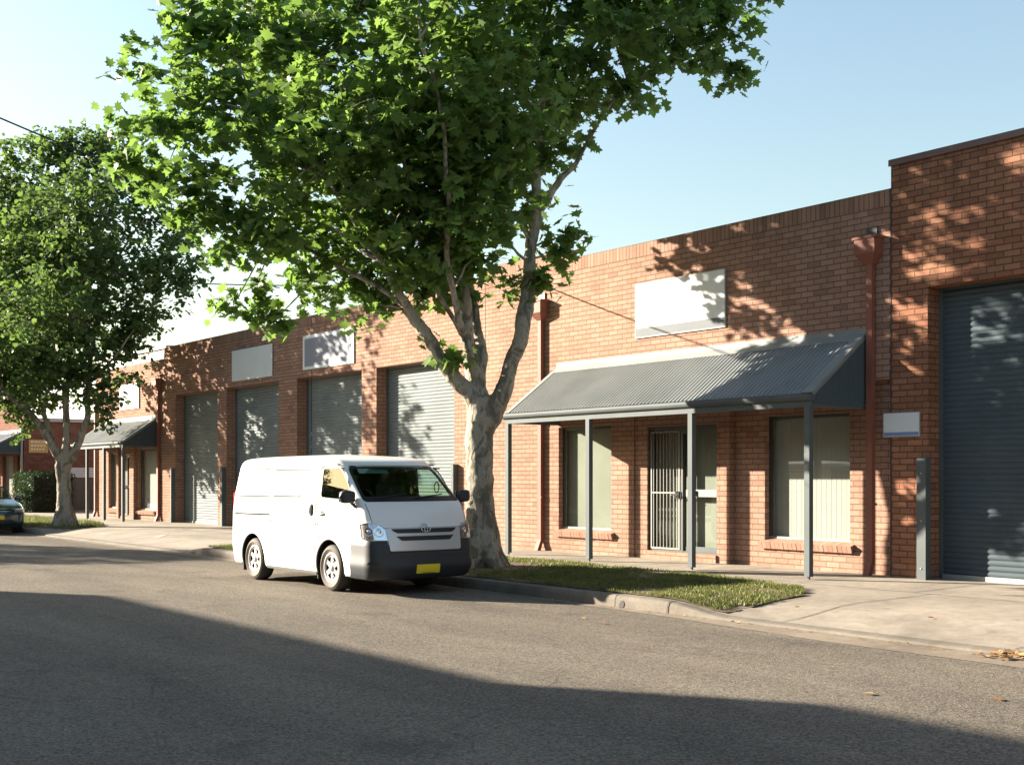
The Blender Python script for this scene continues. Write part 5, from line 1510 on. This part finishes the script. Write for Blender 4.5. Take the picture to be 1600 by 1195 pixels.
    def bump_top(s_):
        a = abs(s_)
        return .745 if a > .60 else (.60 if a < .56 else .60 + (a - .56) / .04 * .145)
    slist = np.concatenate([np.linspace(-1.30, -.62, 22), np.linspace(-.60, -.56, 3), np.linspace(-.54, .54, 25), np.linspace(.56, .60, 3), np.linspace(.62, 1.30, 22)])
    for f in np.linspace(0, 1, 14):
        row = []
        for s_ in slist:
            zt = bump_top(s_); z = .225 + (zt - .225) * f
            hump = .016 + .02 * math.exp(-((z - .40) / .08) ** 2) - (.012 if f in (0., 1.) else 0)
            
            row.append(sh.S(s_, z, hump))
        rows.append(row)
    m.grid(rows, 0, True)
    bp = part(m, 'bumper', M['bumper'])
    m = MB()
    for sg in (-1, 1):
        patch(m, SB, rpoly([(sg * .70, .34), (sg * .88, .34), (sg * .88, .47), (sg * .70, .47)], .05), .034, .0, 0, 3)
    part(m, 'fog_lamp_recess', M['black'], bp)
    m = MB(); patch(m, Ff, rpoly([(-.53, .485), (.53, .485), (.53, .60), (-.53, .60)], .02), .012, 0, 0, 3); part(m, 'air_intake', M['black'], bp)
    m = MB()
    for yy in (-.22, .22): patch(m, Ff, rpoly([(yy - .012, .52), (yy + .012, .52), (yy + .012, .575), (yy - .012, .575)], .005), .016, .01, 0, 2)
    part(m, 'tow_eye', M['bumper'], bp)
    # white lower sill part of the bumper side behind the corner (silver-grey in the photo)
    # grille group
    m = MB()
    patch(m, Ff, rpoly([(-.57, .605), (.57, .605), (.60, .905), (-.60, .905)], [.02, .02, .03, .03]), .022, .03, 0, 8)
    g = part(m, 'grille', M['silver'])
    m = MB()
    patch(m, Ff, rpoly([(-.50, .865), (-.44, .835), (.44, .835), (.50, .865), (.53, .893), (-.53, .893)], .012), .025, 0, 0, 4)
    patch(m, Ff, rpoly([(-.47, .795), (-.39, .735), (.39, .735), (.47, .795)], .015), .025, 0, 0, 4)
    part(m, 'grille_slot', M['black'], g)
    m = MB()
    for z in (.762, .862): strip(m, Ff, [(-.42, z), (.42, z)], .006, .027)
    part(m, 'grille_bar', M['bumper'], g)
    # emblem: three ellipses
    m = MB()
    def ell(cy, cz, a, b_, r):
        pts = [sh.F(cy + a * math.cos(t), cz + b_ * math.sin(t), .033) for t in np.linspace(0, 2 * PI, 29)]
        m.tube(pts, r, 6, 0, False)
    ell(0, .895, .075, .052, .0065); ell(0, .897, .026, .048, .005); ell(0, .916, .058, .022, .005)
    part(m, 'emblem', M['chrome'], g)
    # front panel seams
    m = MB()
    strip(m, Ff, [(-.78, 1.24), (-.765, 1.0), (-.70, .915), (-.60, .91), (.60, .91), (.70, .915), (.765, 1.0), (.78, 1.24)], .007)
    part(m, 'hatch_seam', M['seam'])
    # headlights
    for sg in (1, -1):
        P = [(sg * .585, .745), (sg * .99, .765), (sg * .99, .965), (sg * .80, .985), (sg * .66, .955), (sg * .60, .90)]
        if sg < 0: P = P[::-1]
        rp = rpoly(P, .02)
        m = MB(); patch(m, SB, rp, .004, 0, 0, 5); rimpatch(m, SB, rp, .006, .016, .016)
        h = part(m, 'headlight', M['reflector'])
        m = MB()
        for cs, R in ((.70, .072), (.84, .055)):
            for k, (f, of) in enumerate(((1, .012), (.8, .004), (.3, -.002))):
                pass
            rows = [[SB(sg * cs + R * f * math.cos(t), .865 + R * f * math.sin(t), of) for t in np.linspace(0, 2 * PI, 25)] for f, of in ((1, .009), (.85, .005), (.45, .006), (.3, .012), (.02, .014))]
            m.grid(rows, 0, True)
        part(m, 'bulb_reflector', M['chrome'], h)
        m = MB(); patch(m, SB, rpoly([(sg * .925, .79), (sg * .985, .795), (sg * .985, .95), (sg * .925, .95)], .01), .007); part(m, 'indicator', M['orange'], h)
        m = MB()
        for k in range(6): strip(m, SB, [(sg * (.90 + .016 * k), .80), (sg * (.90 + .016 * k), .945)], .004, .0085)
        part(m, 'reflector_ribs', M['bumper'], h)
        m = MB(); patch(m, SB, rp, .020, 0, 0, 6); part(m, 'lens', M['lens'], h)
    # plate
    m = MB(); patch(m, Ff, rpoly([(-.185, .305), (.185, .305), (.185, .415), (-.185, .415)], .01), .044, .02, 0, 3)
    pl = part(m, 'number_plate', M['plate'])
    m = MB(); patch(m, Ff, [(-.10, .311), (.10, .311), (.10, .318), (-.10, .318)], .0455, 0, 0, 2); part(m, 'plate_rim', M['bumper'], pl)
    # mirrors
    for sg in (-1, 1):
        m = MB()
        bx, by, bz = -.50, sg * .96, 1.33
        rows = []
        for t in np.linspace(-1, 1, 11):
            row = []
            rr_ = (1 - abs(t) ** 4) ** .5
            for a in np.linspace(0, 2 * PI, 25)[:-1]:
                ca, sa = math.cos(a), math.sin(a)
                px = math.copysign(abs(ca) ** .55, ca) * .055 * rr_; pz = math.copysign(abs(sa) ** .6, sa) * .088 * rr_
                row.append((bx + px + .015 * t * sg * -1, by + t * .115, bz + pz))
            rows.append(row)
        m.grid(rows, 0, True, True)
        mr = part(m, 'wing_mirror', M['bumper'])
        m = MB(); m.tube([(bx, sg * .90, 1.25), (bx + .0, sg * .84, 1.20), (-.50, sg * .80, 1.19)], .022, 8); m.tube([(bx, sg * .90, 1.26), (bx, sg * .92, 1.30)], .026, 8); part(m, 'mirror_arm', M['bumper'], mr)
        m = MB(); m.box(bx - .068, bx - .058, by - .095, by + .095, bz - .07, bz + .07); part(m, 'mirror_glass', M['chrome'], mr)
    # convex side mirror near the far pillar
    m = MB(); m.tube([(-.66 + .03 * math.cos(a) , .60 + .02 * math.cos(a), 1.45 + .075 * math.sin(a)) for a in np.linspace(0, 2 * PI, 20)], .008, 6, 0, False)
    part(m, 'inner_hook', M['black'])
    # interior
    m = MB(); m.box(-1.9, -.48, -.76, .76, 1.15, 1.24) if False else m.box(-.95, -.42, -.72, .72, 1.0, 1.235)
    o = part(m, 'dashboard', M['seat'], v, .03)
    seatobj(v, -1.42, -.42, .80); seatobj(v, -1.42, .42, .80)
    m = MB(); c = Vector((-.98, -.40, 1.27)); pts = []
    for t in np.linspace(0, 2 * PI, 29): pts.append(c + Vector((-.09 * math.sin(t), .18 * math.cos(t), .155 * math.sin(t))))
    m.tube(pts, .014, 6, 0, False); m.tube([c, (-.7, -.40, 1.15)], .03, 8); m.tube([c + Vector((0, .17, 0)), c, c + Vector((0, -.17, 0))], .018, 6)
    part(m, 'steering_wheel', M['black'])
    m = MB(); m.box(-.95, -.93, -.09, .12, 1.66, 1.71); part(m, 'rear_view_mirror', M['black'])
    m = MB(); m.quad([(-.86, -.60, 1.715), (-.86, -.12, 1.715), (-.80, -.12, 1.65), (-.80, -.60, 1.65)]); part(m, 'sun_visor', plain('visor_teal', (.10, .2, .18), .7))
    # sill trim, mud flaps, underside
    m = MB()
    for sg in (-1, 1):
        m.box(-3.18, -1.62, sg * .80 - .02, sg * .80 + .02, .215, .25)
    m.box(-4.3, -.25, -.70, .70, .20, .24)
    part(m, 'underbody', M['black'])
    m = MB()
    for sg in (-1, 1): m.box(-4.05, -4.035, sg * .70 - .11, sg * .70 + .11, .13, .42); m.box(-1.63, -1.615, sg * .70 - .10, sg * .70 + .10, .15, .40)
    part(m, 'mud_flap', M['black'])
    m = MB(); m.tube([(-3.63, -.6, .3), (-3.63, .6, .3)], .04, 8); m.tube([(-1.2, -.6, .3), (-1.2, .6, .3)], .03, 8); part(m, 'axle', M['black'])
    for hx in hubs:
        wheel(v, hx, -.815, .325, .2, -1); wheel(v, hx, .815, .325, .2, 1)
    # tail lights
    for sg in (-1, 1):
        m = MB(); m.box(-4.475, -4.44, sg * .72 - .06, sg * .72 + .06, .85, 1.35); part(m, 'tail_light', plain('tail_red', (.4, .02, .02), .2))
    m = MB(); m.tube([(-2.9, .35, 1.93), (-2.92, .35, 2.0)], .02, 8)
    return v
van = build_van()

# ---------------------------------------------------------------- teal hatchback
def build_car():
    v = thing('parked_car', 'dark teal hatchback with yellow plate cut by the left edge of the frame', 'car', (-35.5, 9.3, 0.0))
    HW = smooth_table([.18, .3, .6, .85, .95, 1.1, 1.3, 1.36, 1.41, 1.44, 1.46], [.78, .82, .84, .82, .78, .73, .64, .60, .50, .34, .08])
    XF = smooth_table([.18, .3, .55, .68, .76, .84, .92, .97, 1.3, 1.38, 1.44, 1.46], [-.08, -.0, -.0, -.06, -.2, -.45, -.78, -.98, -1.65, -1.85, -2.1, -2.4])
    XR = smooth_table([.18, .5, .9, 1.2, 1.4, 1.46], [-3.95, -4.0, -3.95, -3.8, -3.55, -3.0])
    NO = smooth_table([.18, .6, .9, 1.46], [.16, .18, .12, .06]); RC = smooth_table([.18, .6, .9, 1.4, 1.46], [.24, .22, .16, .12, .04])
    sh = Shell(XF, XR, HW, NO, RC, .15)
    zs = list(np.arange(.2, 1.36, .03)) + [1.37, 1.39, 1.405, 1.42, 1.435, 1.448, 1.457]
    body = shell_mesh(sh, zs, 'body', M['tealpaint'])
    WS = rpoly([(-.70, .985), (.70, .985), (.60, 1.33), (-.60, 1.33)], .05)
    SW = rpoly([(-2.9, 1.30), (-1.85, 1.33), (-1.2, 1.0), (-3.0, .98)], .04)
    rows = []
    for z in np.arange(.7, 1.38, .06):
        rows.append([(max(-3.4, min(x - .05, -.9)), y * .93, z) for x, y in sh.ring(z)])
    cav = MB(); cav.grid(rows, 0, False, True); cav.fan(rows[0], 0, False, True); cav.fan(rows[-1]); cav = cav.build('cutter', M['dark']); fixnormals(cav)
    cuts = [cav, cutter_prism(WS, 'x', -1.9, -.7), cutter_prism(SW, 'y', -1, 1)]
    hubs = (-.78, -3.2)
    for hx in hubs:
        for sg in (-1, 1):
            cuts.append(cutter_prism([(hx + .35 * math.cos(2 * PI * k / 36), .30 + .35 * math.sin(2 * PI * k / 36)) for k in range(36)], 'y', sg * .58, sg * 1.0))
    boolean(body, cuts, M['black']); body.parent = v
    Ff = lambda y, z, off: sh.F(y, z, off); SB = lambda s_, z, off: sh.S(s_, z, off)
    def part(mb, name, mats, p=v): return mb.build(name, mats, p)
    m = MB(); rimpatch(m, Ff, WS, .02, .003, .01); w_ = part(m, 'windscreen', M['black']); m = MB(); patch(m, Ff, WS, -.003); part(m, 'pane', M['carglass'], w_)
    for sg in (-1, 1):
        Sf = lambda x, z, off, sg=sg: sh.side(x, z, sg, off)
        m = MB(); rimpatch(m, Sf, SW, -.012, .002, .01); o = part(m, 'side_window', M['black']); m = MB(); patch(m, Sf, SW, -.005); part(m, 'pane', M['carglass'], o)
        P = [(sg * .50, .60), (sg * .92, .62), (sg * .98, .76), (sg * .75, .73), (sg * .52, .68)]
        rp = rpoly(P if sg > 0 else P[::-1], .02)
        m = MB(); patch(m, SB, rp, .006, .01); h = part(m, 'headlight', M['reflector']); m = MB(); patch(m, SB, rp, .014); part(m, 'lens', M['lens'], h)
        m = MB(); rows = []
        for t in np.linspace(-1, 1, 9):
            r_ = (1 - abs(t) ** 4) ** .5
            rows.append([(-1.35 + .05 * r_ * math.cos(a), sg * .93 + t * .10, 1.0 + .07 * r_ * math.sin(a)) for a in np.linspace(0, 2 * PI, 17)[:-1]])
        m.grid(rows, 0, True, True); m.tube([(-1.35, sg * .86, .97), (-1.35, sg * .76, .95)], .02, 6); part(m, 'wing_mirror', M['tealpaint'])
    m = MB(); patch(m, Ff, rpoly([(-.42, .60), (.42, .60), (.46, .69), (-.46, .69)], .02), .006, .01); g = part(m, 'grille', M['black'])
    m = MB(); strip(m, Ff, [(-.44, .70), (.44, .70)], .02, .012); strip(m, Ff, [(-.4, .635), (.4, .635)], .012, .012)
    pts = [Ff(.05 * math.cos(t), .65 + .04 * math.sin(t), .016) for t in np.linspace(0, 2 * PI, 17)]; m.tube(pts, .008, 6, 0, False); part(m, 'emblem', M['chrome'], g)
    m = MB(); patch(m, Ff, rpoly([(-.5, .28), (.5, .28), (.45, .40), (-.45, .40)], .04), .006, .0); part(m, 'air_intake', M['black'])
    m = MB(); patch(m, Ff, rpoly([(-.185, .42), (.185, .42), (.185, .53), (-.185, .53)], .01), .02, .015); part(m, 'number_plate', M['plate'])
    m = MB(); m.box(-1.7, -1.1, -.66, .66, .72, .94); bevel(part(m, 'dashboard', M['seat']), .03)
    seatobj(v, -2.1, -.36, .45); seatobj(v, -2.1, .36, .45)
    for hx in hubs:
        wheel(v, hx, -.81, .30, .19, -1); wheel(v, hx, .81, .30, .19, 1)
    return v
car = build_car()

# ================================================================ one object per separate piece
def split_loose(names):
    for o in [o for o in bpy.data.objects if o.type == 'MESH' and o.name.split('.')[0] in names and not o.children and not o.modifiers]:
        me = o.data
        co = [tuple(round(c, 5) for c in v.co) for v in me.vertices]
        key = {}; rep = [key.setdefault(c, i) for i, c in enumerate(co)]
        par = list(range(len(co)))
        def find(i):
            while par[i] != i: par[i] = par[par[i]]; i = par[i]
            return i
        for p in me.polygons:
            a = find(rep[p.vertices[0]])
            for v in p.vertices: par[find(rep[v])] = a
        comps = {}
        for p in me.polygons: comps.setdefault(find(rep[p.vertices[0]]), []).append(p.index)
        if len(comps) < 2: continue
        first = True
        for k, fs in comps.items():
            fs = set(fs); bm = bmesh.new(); bm.from_mesh(me); bm.faces.ensure_lookup_table()
            bmesh.ops.delete(bm, geom=[f for f in bm.faces if f.index not in fs], context='FACES')
            nm = bpy.data.meshes.new(o.name.split('.')[0]); bm.to_mesh(nm); bm.free()
            for m in me.materials: nm.materials.append(m)
            if first: keep = nm; first = False; continue
            c = o.copy(); c.data = nm; COL.objects.link(c)
        o.data = keep
split_loose({'guide_rail', 'arch_lip', 'fog_lamp_recess', 'control_joint', 'wiper', 'pull_handle', 'tow_eye', 'grille_slot', 'grille_bar', 'mud_flap', 'axle', 'bolt', 'rafters', 'bulb_reflector',
             'printed_band', 'slatted_panel', 'door_seams', 'pressed_panel', 'reflector_ribs', 'faded_marks', 'axle', 'mid_rail', 'handle', 'beam'})
